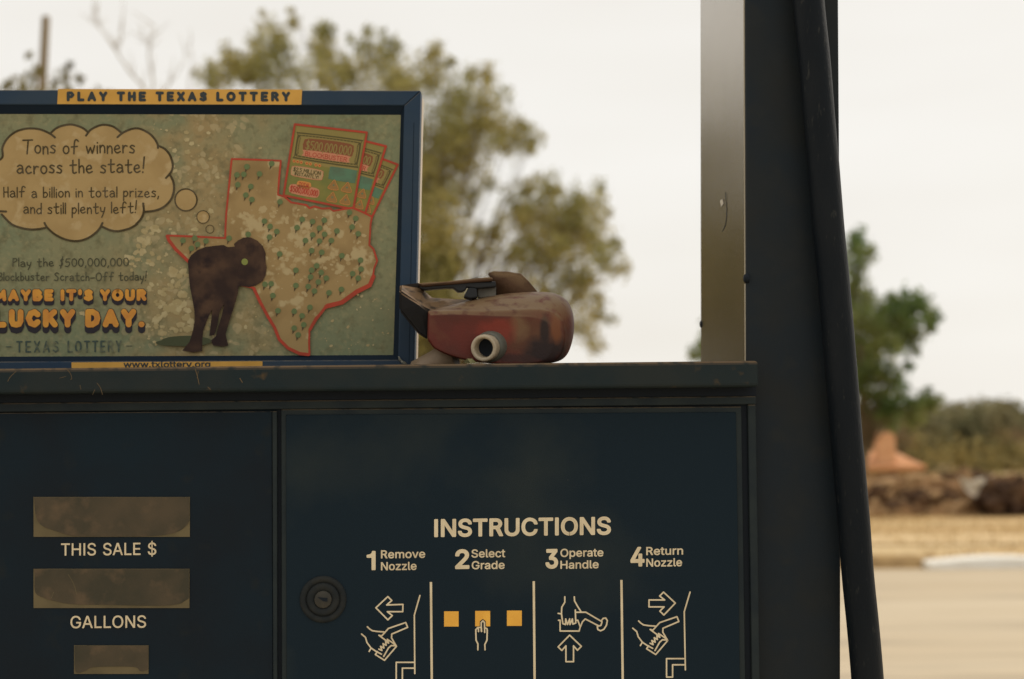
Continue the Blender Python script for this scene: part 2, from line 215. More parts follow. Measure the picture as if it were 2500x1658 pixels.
# grotesque lettering: bezier outlines per glyph (advance, splines of co / left handle / right handle, thousandths)
import json
GROT = json.loads('''{"$":[447,[[[202,-74,216,-74,202,145],[202,583,202,364,216,583],[244,583,230,583,244,364],[244,-74,244,145,230,-74]],[[224,-9,263,-9,187,-9],[128,9,155,-3,100,21],[64,60,79,38,49,82],[38,137,40,107,60,137],[104,137,82,137,106,117],[123,88,112,101,134,75],[166,59,149,65,184,52],[224,49,203,49,247,49],[286,60,268,53,304,68],[329,92,319,78,340,105],[346,139,346,121,346,155],[332,179,341,169,323,189],[296,205,311,198,281,211],[245,222,264,217,224,228],[184,239,204,234,142,251],[86,289,109,268,63,311],[52,372,52,339,52,401],[75,448,60,426,90,469],[138,498,111,486,164,510],[227,516,194,516,261,516],[316,498,290,510,342,486],[377,449,362,469,392,428],[401,378,400,404,380,378],[337,378,358,378,335,403],[302,437,323,423,281,451],[225,459,256,459,203,459],[167,448,184,455,151,441],[129,418,138,431,120,406],[115,376,115,391,115,358],[131,334,120,344,142,323],[169,308,154,314,184,302],[212,293,199,297,230,289],[264,279,247,284,279,275],[312,264,295,270,328,257],[359,238,344,248,373,227],[395,198,385,214,404,181],[408,139,408,162,408,111],[386,64,401,86,372,41],[323,11,351,24,296,-2]]]],".":[188,[[[95,-4,108,-4,83,-4],[63,9,72,0,54,18],[50,41,50,28,50,54],[63,73,54,65,72,82],[95,87,83,87,108,87],[128,73,119,82,137,65],[141,41,141,54,141,28],[128,9,137,18,119,0]]]],"1":[453,[[[76,0,181,0,76,18],[76,55,76,36,181,55],[391,55,286,55,391,36],[391,0,391,18,286,0]],[[276,509,250,509,276,339],[276,0,276,170,255,0],[212,0,234,0,212,149],[212,448,212,299,211,448],[209,448,210,448,168,418],[86,358,127,388,86,381],[86,427,86,404,123,454],[198,509,161,481,224,509]]]],"2":[453,[[[64,0,172,0,64,16],[64,47,64,32,121,108],[234,229,177,168,254,249],[282,282,270,267,295,298],[311,327,304,313,317,341],[320,371,320,356,320,390],[308,419,316,405,299,432],[273,449,288,442,259,456],[224,460,242,460,204,460],[172,447,187,456,158,439],[139,413,147,428,131,399],[127,362,127,382,107,362],[66,362,86,362,66,392],[86,442,72,419,100,465],[143,496,119,483,167,509],[225,516,194,516,255,516],[306,497,282,509,329,484],[361,445,348,467,374,424],[381,372,381,399,381,354],[371,318,378,335,364,300],[336,259,353,280,319,237],[267,180,296,211,229,140],[153,60,191,100,153,59],[153,57,153,58,231,57],[389,57,310,57,389,38],[389,0,389,19,281,0]]]],"3":[453,[[[218,-7,252,-7,187,-7],[133,10,158,-1,107,21],[70,57,86,37,54,78],[44,132,46,103,66,132],[109,132,87,132,111,114],[126,87,117,99,136,75],[165,59,149,65,181,53],[219,50,199,50,239,50],[275,61,258,53,292,68],[315,93,305,79,324,107],[329,145,329,124,329,163],[316,196,325,181,307,212],[275,234,293,224,256,243],[201,248,231,248,186,248],[157,248,172,248,157,265],[157,299,157,282,200,349],[288,448,244,399,288,450],[288,452,288,451,215,452],[70,452,142,452,70,471],[70,509,70,490,171,509],[372,509,272,509,372,493],[372,461,372,477,319,400],[211,278,265,339,211,282],[211,289,211,285,249,293],[308,276,281,288,335,263],[371,222,356,246,386,199],[393,145,393,173,393,115],[370,66,385,89,355,43],[309,12,335,25,282,0]]]],"4":[453,[[[40,105,164,105,40,123],[40,158,40,141,109,275],[247,509,178,392,268,509],[311,509,289,509,243,394],[109,166,176,280,109,165],[109,163,109,164,210,163],[413,163,312,163,413,144],[413,105,413,125,289,105]],[[282,0,302,0,282,40],[282,121,282,81,282,130],[282,146,282,138,282,203],[282,318,282,260,302,318],[343,318,322,318,343,212],[343,0,343,106,322,0]]]],"A":[480,[[[16,0,39,0,78,170],[201,509,140,339,226,509],[276,509,251,509,338,339],[463,0,401,170,440,0],[395,0,418,0,359,101],[287,302,323,202,281,321],[264,372,273,344,255,400],[232,478,245,435,236,478],[245,478,241,478,233,435],[213,371,222,399,204,343],[191,302,196,320,155,202],[85,0,120,101,62,0]],[[110,142,197,142,110,161],[110,199,110,180,197,199],[370,199,283,199,370,180],[370,142,370,161,283,142]]]],"C":[510,[[[267,-7,293,-7,223,-7],[150,25,184,4,116,46],[70,115,89,76,50,154],[40,254,40,201,40,308],[70,393,50,354,89,432],[150,484,116,462,184,505],[267,516,223,516,293,516],[340,504,317,512,363,497],[402,471,384,486,420,457],[448,418,436,439,460,398],[473,348,468,374,451,348],[408,348,430,348,404,366],[389,395,398,381,381,408],[357,428,370,419,345,438],[315,449,331,444,300,454],[267,456,284,456,236,456],[184,432,208,448,159,417],[125,364,139,394,111,334],[103,254,103,297,103,211],[125,145,111,175,140,115],[184,76,159,92,209,61],[267,53,236,53,284,53],[315,60,300,55,331,65],[357,81,345,71,370,90],[389,114,381,101,398,128],[408,160,404,143,430,160],[473,160,451,160,469,135],[448,91,460,111,436,70],[402,38,421,52,384,23],[341,5,363,12,318,-3]]]],"E":[419,[[[60,0,165,0,60,170],[60,509,60,339,164,509],[372,509,268,509,372,490],[372,452,372,471,290,452],[125,452,207,452,125,396],[125,286,125,341,202,286],[355,286,278,286,355,267],[355,229,355,248,278,229],[125,229,202,229,125,172],[125,57,125,114,208,57],[375,57,292,57,375,38],[375,0,375,19,270,0]]]],"G":[520,[[[269,-7,309,-7,223,-7],[149,25,184,4,115,46],[69,116,88,77,50,155],[40,254,40,201,40,308],[69,393,50,354,88,432],[149,484,115,462,183,505],[265,516,221,516,292,516],[340,504,317,512,364,496],[403,469,385,484,422,454],[449,416,437,437,461,396],[474,349,470,373,452,349],[408,349,430,349,403,365],[387,393,396,380,379,406],[356,427,368,417,344,436],[315,448,330,444,300,453],[265,456,283,456,235,456],[183,432,208,448,159,417],[125,364,139,394,111,334],[103,254,103,297,103,211],[125,145,111,175,140,115],[184,76,159,92,209,61],[269,53,237,53,297,53],[345,71,323,59,367,83],[396,123,384,101,409,146],[415,202,415,172,421,201],[434,199,428,200,384,199],[283,199,333,199,283,218],[283,256,283,237,348,256],[478,256,413,256,478,237],[478,200,478,219,478,158],[451,91,469,122,433,60],[377,19,408,36,345,2]]]],"H":[517,[[[60,0,82,0,60,170],[60,509,60,339,82,509],[125,509,103,509,125,435],[125,289,125,362,214,289],[392,289,303,289,392,362],[392,509,392,435,414,509],[457,509,435,509,457,339],[457,0,457,170,435,0],[392,0,414,0,392,77],[392,232,392,155,303,232],[125,232,214,232,125,155],[125,0,125,77,103,0]]]],"I":[301,[[[31,0,111,0,31,19],[31,57,31,38,60,57],[118,57,89,57,118,189],[118,452,118,320,89,452],[31,452,60,452,31,471],[31,509,31,490,111,509],[269,509,190,509,269,490],[269,452,269,471,240,452],[183,452,212,452,183,320],[183,57,183,189,212,57],[269,57,240,57,269,38],[269,0,269,19,190,0]]]],"L":[393,[[[60,0,160,0,60,170],[60,509,60,339,82,509],[125,509,103,509,125,358],[125,57,125,208,203,57],[361,57,282,57,361,38],[361,0,361,19,261,0]]]],"N":[523,[[[60,0,82,0,60,170],[60,509,60,339,85,509],[136,509,111,509,205,400],[343,183,274,291,349,174],[363,151,355,164,370,138],[388,107,379,123,396,90],[414,55,405,73,411,55],[405,54,408,54,403,72],[401,108,401,90,400,126],[399,157,399,142,399,172],[399,195,399,185,399,300],[399,509,399,404,420,509],[463,509,442,509,463,339],[463,0,463,170,438,0],[387,0,412,0,325,97],[202,290,264,193,194,303],[177,331,186,316,169,345],[148,381,159,362,137,400],[108,452,123,424,111,453],[119,454,115,453,120,428],[122,384,121,405,123,362],[124,328,124,344,125,312],[125,291,125,300,125,194],[125,0,125,97,103,0]]]],"O":[533,[[[267,-7,311,-7,223,-7],[150,25,184,4,116,46],[70,115,90,76,50,154],[40,254,40,201,40,308],[70,393,50,354,90,432],[150,484,116,462,184,505],[267,516,223,516,311,516],[384,484,350,505,418,462],[464,393,444,432,483,354],[493,254,493,308,493,201],[464,115,483,154,444,76],[384,25,418,46,350,4]],[[267,53,236,53,297,53],[349,76,325,61,374,91],[408,144,394,114,423,174],[430,254,430,211,430,298],[408,365,423,335,394,395],[349,433,374,417,325,448],[267,456,297,456,236,456],[184,433,209,448,159,417],[125,364,140,394,111,334],[103,254,103,297,103,211],[125,144,111,174,140,114],[184,76,159,92,209,61]]]],"R":[449,[[[60,0,82,0,60,170],[60,509,60,339,119,509],[236,509,177,509,275,509],[333,489,307,502,359,475],[390,433,378,457,403,410],[409,352,409,382,409,321],[390,271,403,295,378,248],[333,217,359,230,307,204],[236,198,275,198,189,198],[96,198,143,198,96,217],[96,255,96,236,142,255],[234,255,188,255,260,255],[298,267,281,259,314,275],[334,300,326,286,341,315],[345,352,345,332,345,372],[334,405,341,390,326,420],[298,440,314,431,281,448],[233,452,259,452,197,452],[125,452,161,452,125,301],[125,0,125,151,103,0]],[[353,0,378,0,312,76],[230,229,271,153,254,229],[303,229,279,229,344,153],[428,0,386,76,403,0]]]],"S":[447,[[[224,-9,263,-9,187,-9],[128,9,155,-3,100,21],[64,60,79,38,49,82],[38,137,40,107,60,137],[104,137,82,137,106,117],[123,88,112,101,134,75],[166,59,149,65,184,52],[224,49,203,49,247,49],[286,60,268,53,304,68],[329,92,319,78,340,105],[346,139,346,121,346,155],[332,179,341,169,323,189],[296,205,311,198,281,211],[245,222,264,217,224,228],[184,239,204,234,142,251],[86,289,109,268,63,311],[52,372,52,339,52,401],[75,448,60,426,90,469],[138,498,111,486,164,510],[227,516,194,516,261,516],[316,498,290,510,342,486],[377,449,362,469,392,428],[401,378,400,404,380,378],[337,378,358,378,335,403],[302,437,323,423,281,451],[225,459,256,459,203,459],[167,448,184,455,151,441],[129,418,138,431,120,406],[115,376,115,391,115,358],[131,334,120,344,142,323],[169,308,154,314,184,302],[212,293,199,297,230,289],[264,279,247,284,279,275],[312,264,295,270,328,257],[359,238,344,248,373,227],[395,198,385,214,404,181],[408,139,408,162,408,111],[386,64,401,86,372,41],[323,11,351,24,296,-2]]]],"T":[449,[[[32,452,85,452,32,471],[32,509,32,490,160,509],[417,509,288,509,417,490],[417,452,417,471,363,452],[257,452,310,452,257,301],[257,0,257,151,235,0],[193,0,214,0,193,151],[193,452,193,301,139,452]]]],"U":[517,[[[259,-8,299,-8,219,-8],[154,15,184,0,124,31],[85,80,101,53,68,107],[60,173,60,138,60,285],[60,509,60,397,81,509],[124,509,103,509,124,399],[124,178,124,288,124,154],[141,113,130,132,152,94],[187,68,167,79,207,57],[259,52,231,52,287,52],[331,68,311,57,351,79],[377,113,366,94,387,132],[393,178,393,154,393,288],[393,509,393,399,414,509],[457,509,436,509,457,397],[457,173,457,285,457,138],[433,80,449,107,416,53],[363,15,393,31,334,0]]]],"a":[389,[[[160,-9,182,-9,136,-9],[94,5,114,-4,75,14],[48,45,59,27,36,62],[30,108,30,83,30,130],[43,161,35,147,52,175],[78,193,63,185,92,201],[125,211,108,207,143,215],[178,220,160,218,201,223],[234,227,219,225,248,228],[265,235,258,231,272,239],[276,255,276,245,276,255],[276,257,276,256,276,272],[267,297,273,286,261,308],[240,322,252,316,228,328],[196,331,213,331,178,331],[149,322,162,328,136,317],[118,301,126,309,110,292],[100,274,104,283,80,280],[41,291,61,285,50,314],[79,346,62,332,95,360],[133,375,113,369,153,381],[194,384,173,384,208,384],[239,379,223,383,255,376],[286,360,271,370,301,351],[322,320,313,338,332,303],[337,251,337,280,337,168],[337,0,337,84,317,0],[277,0,297,0,277,17],[277,52,277,35,275,52],[272,52,274,52,268,43],[252,25,261,34,243,15],[215,1,230,7,200,-5]],[[170,45,155,45,193,45],[228,59,212,50,243,68],[263,93,255,79,271,107],[276,138,276,122,276,155],[276,190,276,173,273,187],[259,182,268,184,251,180],[231,176,242,178,221,174],[200,171,210,172,190,170],[175,168,182,169,161,166],[134,159,147,163,121,154],[103,139,111,148,96,131],[92,105,92,119,92,92],[102,72,95,81,109,63],[130,52,118,57,142,48]]]],"c":[396,[[[207,-8,226,-8,173,-8],[117,16,143,0,91,33],[56,85,71,56,41,114],[34,187,34,149,34,227],[56,291,41,262,71,321],[117,360,91,343,143,376],[207,384,173,384,226,384],[260,377,243,382,276,372],[305,356,292,365,319,347],[340,322,330,335,350,309],[362,277,357,294,342,272],[303,262,322,267,300,272],[290,289,296,281,285,297],[270,311,278,305,262,317],[242,325,253,322,232,328],[207,330,220,330,182,330],[145,310,161,323,129,297],[108,258,116,280,100,237],[96,187,96,213,96,162],[108,117,100,139,116,96],[145,66,129,79,161,53],[207,46,182,46,220,46],[243,52,232,48,253,55],[271,66,263,60,279,72],[292,89,286,80,297,97],[304,117,301,107,324,112],[363,102,343,107,358,85],[341,56,351,70,332,43],[306,21,320,31,293,12],[261,-1,277,4,244,-6]]]],"d":[424,[[[195,-8,219,-8,164,-8],[111,16,136,0,87,32],[55,84,68,55,41,114],[34,189,34,149,34,229],[55,293,41,263,69,322],[112,361,88,345,136,376],[196,384,164,384,219,384],[253,373,238,381,268,365],[287,346,279,356,296,336],[306,319,302,327,308,319],[311,319,309,319,311,382],[311,509,311,446,331,509],[372,509,351,509,372,339],[372,0,372,170,352,0],[313,0,332,0,313,20],[313,59,313,39,311,59],[307,59,309,59,302,51],[287,31,295,42,278,21],[252,4,267,12,238,-4]],[[205,47,181,47,227,47],[263,65,247,53,279,77],[299,115,291,94,308,136],[312,189,312,161,312,217],[300,263,308,242,292,284],[263,312,279,300,247,324],[205,330,228,330,181,330],[145,311,161,324,129,299],[108,261,116,282,100,240],[96,189,96,216,96,162],[109,117,100,138,117,95],[145,66,129,78,161,53]]]],"e":[404,[[[212,-8,238,-8,175,-8],[117,16,143,0,90,33],[56,85,70,56,41,114],[34,187,34,148,34,226],[55,290,41,260,69,319],[115,359,89,343,141,376],[205,384,171,384,226,384],[266,374,246,381,285,367],[319,341,303,356,335,326],[357,282,348,306,366,258],[371,194,371,228,371,186],[371,169,371,178,272,169],[75,169,174,169,75,187],[75,221,75,204,163,221],[338,221,250,221,329,215],[310,202,319,208,310,227],[298,269,306,249,290,288],[263,314,278,303,247,325],[205,330,228,330,182,330],[146,313,163,325,130,302],[109,270,118,288,100,251],[96,211,96,232,96,200],[96,178,96,189,96,150],[110,106,101,126,120,87],[151,61,134,72,168,51],[212,46,189,46,228,46],[254,53,241,48,266,57],[285,73,277,64,294,82],[306,105,301,93,325,101],[365,91,345,96,359,71],[335,39,349,54,321,24],[283,4,303,13,262,-4]]]],"g":[425,[[[207,-151,238,-151,179,-151],[134,-140,155,-147,113,-132],[82,-110,96,-123,69,-98],[51,-69,58,-84,67,-60],[101,-41,84,-50,107,-49],[122,-66,113,-57,130,-75],[154,-88,141,-82,168,-94],[207,-97,186,-97,238,-97],[282,-75,263,-90,302,-60],[311,-6,311,-37,311,19],[311,68,311,44,310,68],[306,68,308,68,301,60],[287,41,295,51,278,32],[252,16,267,23,238,8],[195,5,219,5,164,5],[113,27,137,12,88,41],[55,90,69,62,41,118],[34,191,34,152,34,230],[55,293,41,264,69,322],[112,361,88,345,137,376],[196,384,165,384,220,384],[253,373,239,381,268,365],[288,346,280,356,297,336],[308,319,303,327,309,319],[313,319,311,319,313,339],[313,379,313,359,333,379],[372,379,353,379,372,250],[372,-9,372,121,372,-42],[350,-90,365,-69,335,-111],[291,-136,316,-126,266,-146]],[[205,59,181,59,228,59],[264,75,248,64,280,86],[300,121,292,101,308,141],[312,193,312,165,312,220],[300,264,308,243,292,284],[264,312,280,301,248,324],[205,330,228,330,181,330],[145,312,161,324,129,299],[109,262,117,283,100,242],[96,193,96,219,96,166],[109,123,100,143,117,103],[145,76,129,87,162,65]]]],"l":[189,[[[139,-2,147,-2,110,-2],[74,20,88,5,60,35],[53,84,53,57,53,226],[53,509,53,367,73,509],[114,509,93,509,114,372],[114,99,114,235,114,81],[120,62,116,69,125,55],[146,52,133,52,152,52],[160,53,157,52,164,53],[170,54,167,54,173,37],[181,3,177,20,175,1],[162,-1,169,0,154,-2]]]],"m":[610,[[[53,0,73,0,53,126],[53,379,53,253,72,379],[112,379,92,379,112,351],[112,295,112,323,111,295],[108,295,109,295,113,316],[132,346,121,332,144,359],[172,376,157,369,187,383],[219,386,203,386,247,386],[287,361,270,378,305,344],[321,295,316,322,318,295],[312,295,315,295,317,313],[337,343,325,329,349,357],[381,375,364,367,398,382],[437,386,416,386,459,386],[497,372,479,381,515,362],[541,328,530,348,551,309],[557,255,557,285,557,170],[557,0,557,85,536,0],[496,0,516,0,496,85],[496,254,496,169,496,281],[473,313,488,301,457,325],[419,330,439,330,402,330],[374,320,387,327,362,313],[345,290,352,303,339,278],[335,247,335,263,335,165],[335,0,335,82,315,0],[274,0,295,0,274,87],[274,260,274,173,274,281],[253,311,267,298,239,324],[199,330,221,330,185,330],[158,320,171,327,144,313],[126,289,134,303,118,276],[114,238,114,258,114,159],[114,0,114,79,93,0]]]],"n":[410,[[[114,227,114,249,114,151],[114,0,114,76,93,0],[53,0,73,0,53,126],[53,379,53,253,72,379],[112,379,92,379,112,349],[112,287,112,318,109,287],[102,287,106,287,114,322],[152,362,131,347,174,377],[227,384,199,384,253,384],[295,369,276,379,314,358],[341,321,330,342,352,299],[357,240,357,273,357,160],[357,0,357,80,337,0],[296,0,316,0,296,78],[296,235,296,157,296,265],[273,304,288,288,258,321],[210,329,237,329,192,329],[161,317,175,325,146,309],[126,283,135,298,118,267]]]],"o":[415,[[[207,-8,242,-8,173,-8],[117,16,143,0,91,33],[56,85,71,56,41,114],[34,187,34,149,34,227],[56,291,41,262,71,321],[117,360,91,343,143,376],[207,384,173,384,242,384],[299,360,273,376,325,343],[359,291,345,321,374,262],[381,187,381,227,381,149],[359,85,374,114,345,56],[299,16,325,33,273,0]],[[207,46,182,46,233,46],[270,66,254,53,287,79],[307,117,299,96,315,139],[319,187,319,162,319,213],[307,258,315,236,299,280],[270,310,287,297,254,323],[207,330,233,330,182,330],[145,310,161,323,129,297],[108,258,116,280,100,237],[96,187,96,213,96,162],[108,117,100,139,116,96],[145,66,129,79,161,53]]]],"p":[424,[[[53,-143,73,-143,53,31],[53,379,53,205,72,379],[112,379,92,379,112,359],[112,319,112,339,114,319],[118,319,116,319,123,327],[137,346,129,336,145,356],[171,373,157,365,186,381],[229,384,205,384,261,384],[313,361,289,376,337,345],[370,293,356,322,383,263],[390,189,390,229,390,149],[370,84,383,114,356,55],[313,16,337,32,289,0],[229,-8,261,-8,206,-8],[173,4,187,-4,158,12],[138,31,146,21,130,42],[118,59,123,51,117,59],[114,59,115,59,114,-8],[114,-143,114,-76,93,-143]],[[220,47,197,47,244,47],[279,66,263,53,295,78],[316,117,308,95,324,138],[328,189,328,162,328,216],[316,261,324,240,308,282],[280,311,296,299,264,324],[220,330,244,330,197,330],[161,312,177,324,145,300],[125,263,133,284,117,242],[113,189,113,217,113,161],[125,115,117,136,133,94],[162,65,146,77,178,53]]]],"r":[259,[[[53,0,73,0,53,126],[53,379,53,253,72,379],[112,379,92,379,112,360],[112,321,112,340,113,321],[115,321,114,321,122,340],[152,367,135,355,170,379],[213,385,190,385,218,385],[229,384,223,385,235,384],[243,384,240,384,243,363],[243,322,243,343,242,323],[230,324,237,323,223,325],[207,326,215,326,189,326],[159,315,173,322,145,307],[126,284,134,297,118,270],[114,237,114,255,114,158],[114,0,114,79,93,0]]]],"t":[227,[[[204,379,138,379,204,362],[204,327,204,344,138,327],[6,327,72,327,6,344],[6,379,6,362,72,379]],[[65,471,65,345,85,471],[126,471,106,471,126,347],[126,98,126,222,126,81],[136,61,129,69,143,54],[170,50,154,50,174,50],[185,51,179,50,191,52],[202,54,197,53,206,36],[213,2,209,19,207,0],[192,-3,200,-2,184,-4],[168,-4,176,-4,136,-4],[92,21,110,4,74,38],[65,93,65,62,65,219]]]],"u":[410,[[[182,-5,211,-5,157,-5],[115,11,134,0,95,21],[69,59,80,37,58,80],[53,139,53,107,53,219],[53,379,53,299,73,379],[114,379,93,379,114,301],[114,144,114,222,114,114],[137,75,121,91,152,58],[200,50,173,50,218,50],[249,62,235,54,264,70],[283,97,275,81,292,112],[296,153,296,131,296,228],[296,379,296,304,316,379],[357,379,337,379,357,253],[357,0,357,126,337,0],[298,0,318,0,298,31],[298,92,298,61,301,92],[307,92,304,92,295,57],[257,17,279,32,235,2]]]],"v":[389,[[[163,0,184,0,114,126],[17,379,66,253,40,379],[84,379,62,379,111,305],[165,155,138,230,174,132],[187,87,181,110,193,64],[206,21,199,42,198,21],[184,21,191,21,191,42],[203,87,197,64,209,110],[224,155,216,132,251,230],[305,379,278,305,327,379],[371,379,349,379,323,253],[226,0,275,126,205,0]]]],"w":[567,[[[138,0,158,0,99,126],[23,379,61,253,44,379],[87,379,66,379,103,324],[133,214,118,269,140,191],[154,137,147,165,161,108],[175,41,168,76,172,41],[165,41,168,41,172,75],[186,135,179,106,193,163],[206,214,199,190,221,269],[252,379,237,324,273,379],[316,379,295,379,332,324],[362,214,347,269,368,190],[382,136,375,164,388,107],[402,41,395,76,399,41],[391,41,395,41,399,75],[413,135,406,107,420,164],[434,214,427,190,449,269],[480,379,465,324,502,379],[545,379,523,379,506,253],[429,0,468,126,409,0],[368,0,389,0,352,57],[319,172,335,114,314,189],[305,225,309,207,300,243],[291,280,295,261,286,299],[277,338,281,318,281,338],[291,338,286,338,286,319],[277,280,281,299,272,261],[263,225,267,243,258,206],[248,172,253,189,231,114],[199,0,215,57,178,0]]]],"x":[379,[[[21,0,44,0,71,73],[171,218,121,145,171,202],[171,171,171,187,124,240],[29,379,76,310,52,379],[100,379,76,379,116,355],[147,306,132,330,160,287],[179,253,170,270,188,237],[207,206,198,221,197,206],[175,206,186,206,185,221],[202,253,194,237,211,270],[233,306,221,287,249,330],[282,379,266,355,305,379],[352,379,328,379,304,309],[209,169,256,239,209,184],[209,214,209,199,258,143],[358,0,308,71,334,0],[287,0,310,0,268,28],[231,85,249,57,219,103],[200,136,209,120,191,152],[173,182,182,167,183,182],[205,182,194,182,195,167],[178,136,186,152,170,120],[148,85,160,103,129,57],[91,0,110,28,68,0]]]],"y":[389,[[[47,-139,51,-140,52,-121],[61,-86,57,-103,65,-86],[71,-87,68,-87,83,-90],[104,-89,94,-91,114,-87],[130,-74,122,-82,138,-66],[151,-36,145,-53,155,-24],[163,-1,159,-13,114,126],[17,379,66,252,40,379],[84,379,62,379,111,305],[165,155,138,230,174,132],[187,87,181,109,193,64],[206,21,199,42,198,21],[184,21,191,21,190,42],[202,87,196,64,209,110],[224,155,216,132,251,230],[305,379,278,305,327,379],[371,379,349,379,316,234],[204,-58,260,88,196,-78],[177,-107,187,-94,166,-120],[139,-136,153,-129,125,-142],[91,-145,109,-145,81,-145],[65,-143,72,-144,57,-142]]]],"z":[380,[[[42,0,141,0,42,15],[42,46,42,30,112,137],[254,320,183,228,254,321],[254,323,254,322,185,323],[48,323,117,323,48,342],[48,379,48,361,143,379],[333,379,238,379,333,363],[333,331,333,347,264,241],[126,60,195,150,126,59],[126,56,126,58,197,56],[339,56,268,56,339,38],[339,0,339,19,240,0]]]]}''')

_h = max(k[1] for sp in GROT['H'][1] for k in sp)
def _poly(pts): return [[x, y, x, y, x, y] for x, y in pts]
GROT['I'] = [200, [_poly([(65, 0), (65, _h), (132, _h), (132, 0)])]]
GROT['1'] = [400, [_poly([(215, 0), (215, _h * .70), (70, _h * .70), (70, _h * .78), (165, _h * .82), (212, _h * .90), (226, _h), (285, _h), (285, 0)])]]

_arc = lambda cx, cy, rx, ry, a0, a1, n=10: [(cx + rx * math.cos(R(a0 + (a1 - a0) * k / n)), cy + ry * math.sin(R(a0 + (a1 - a0) * k / n))) for k in range(n + 1)]
GROT['R'] = [450, [_poly([(65, 0), (65, _h), (250, _h)] + _arc(250, _h * .72, 148, _h * .28, 90, -62) + [(425, 0), (348, 0), (238, _h * .43), (132, _h * .43), (132, 0)]),
                   _poly(([(132, _h * .55), (132, _h * .88), (248, _h * .88)] + _arc(248, _h * .715, 80, _h * .165, 90, -90) + [(132, _h * .55)])[:-1][::-1])]]

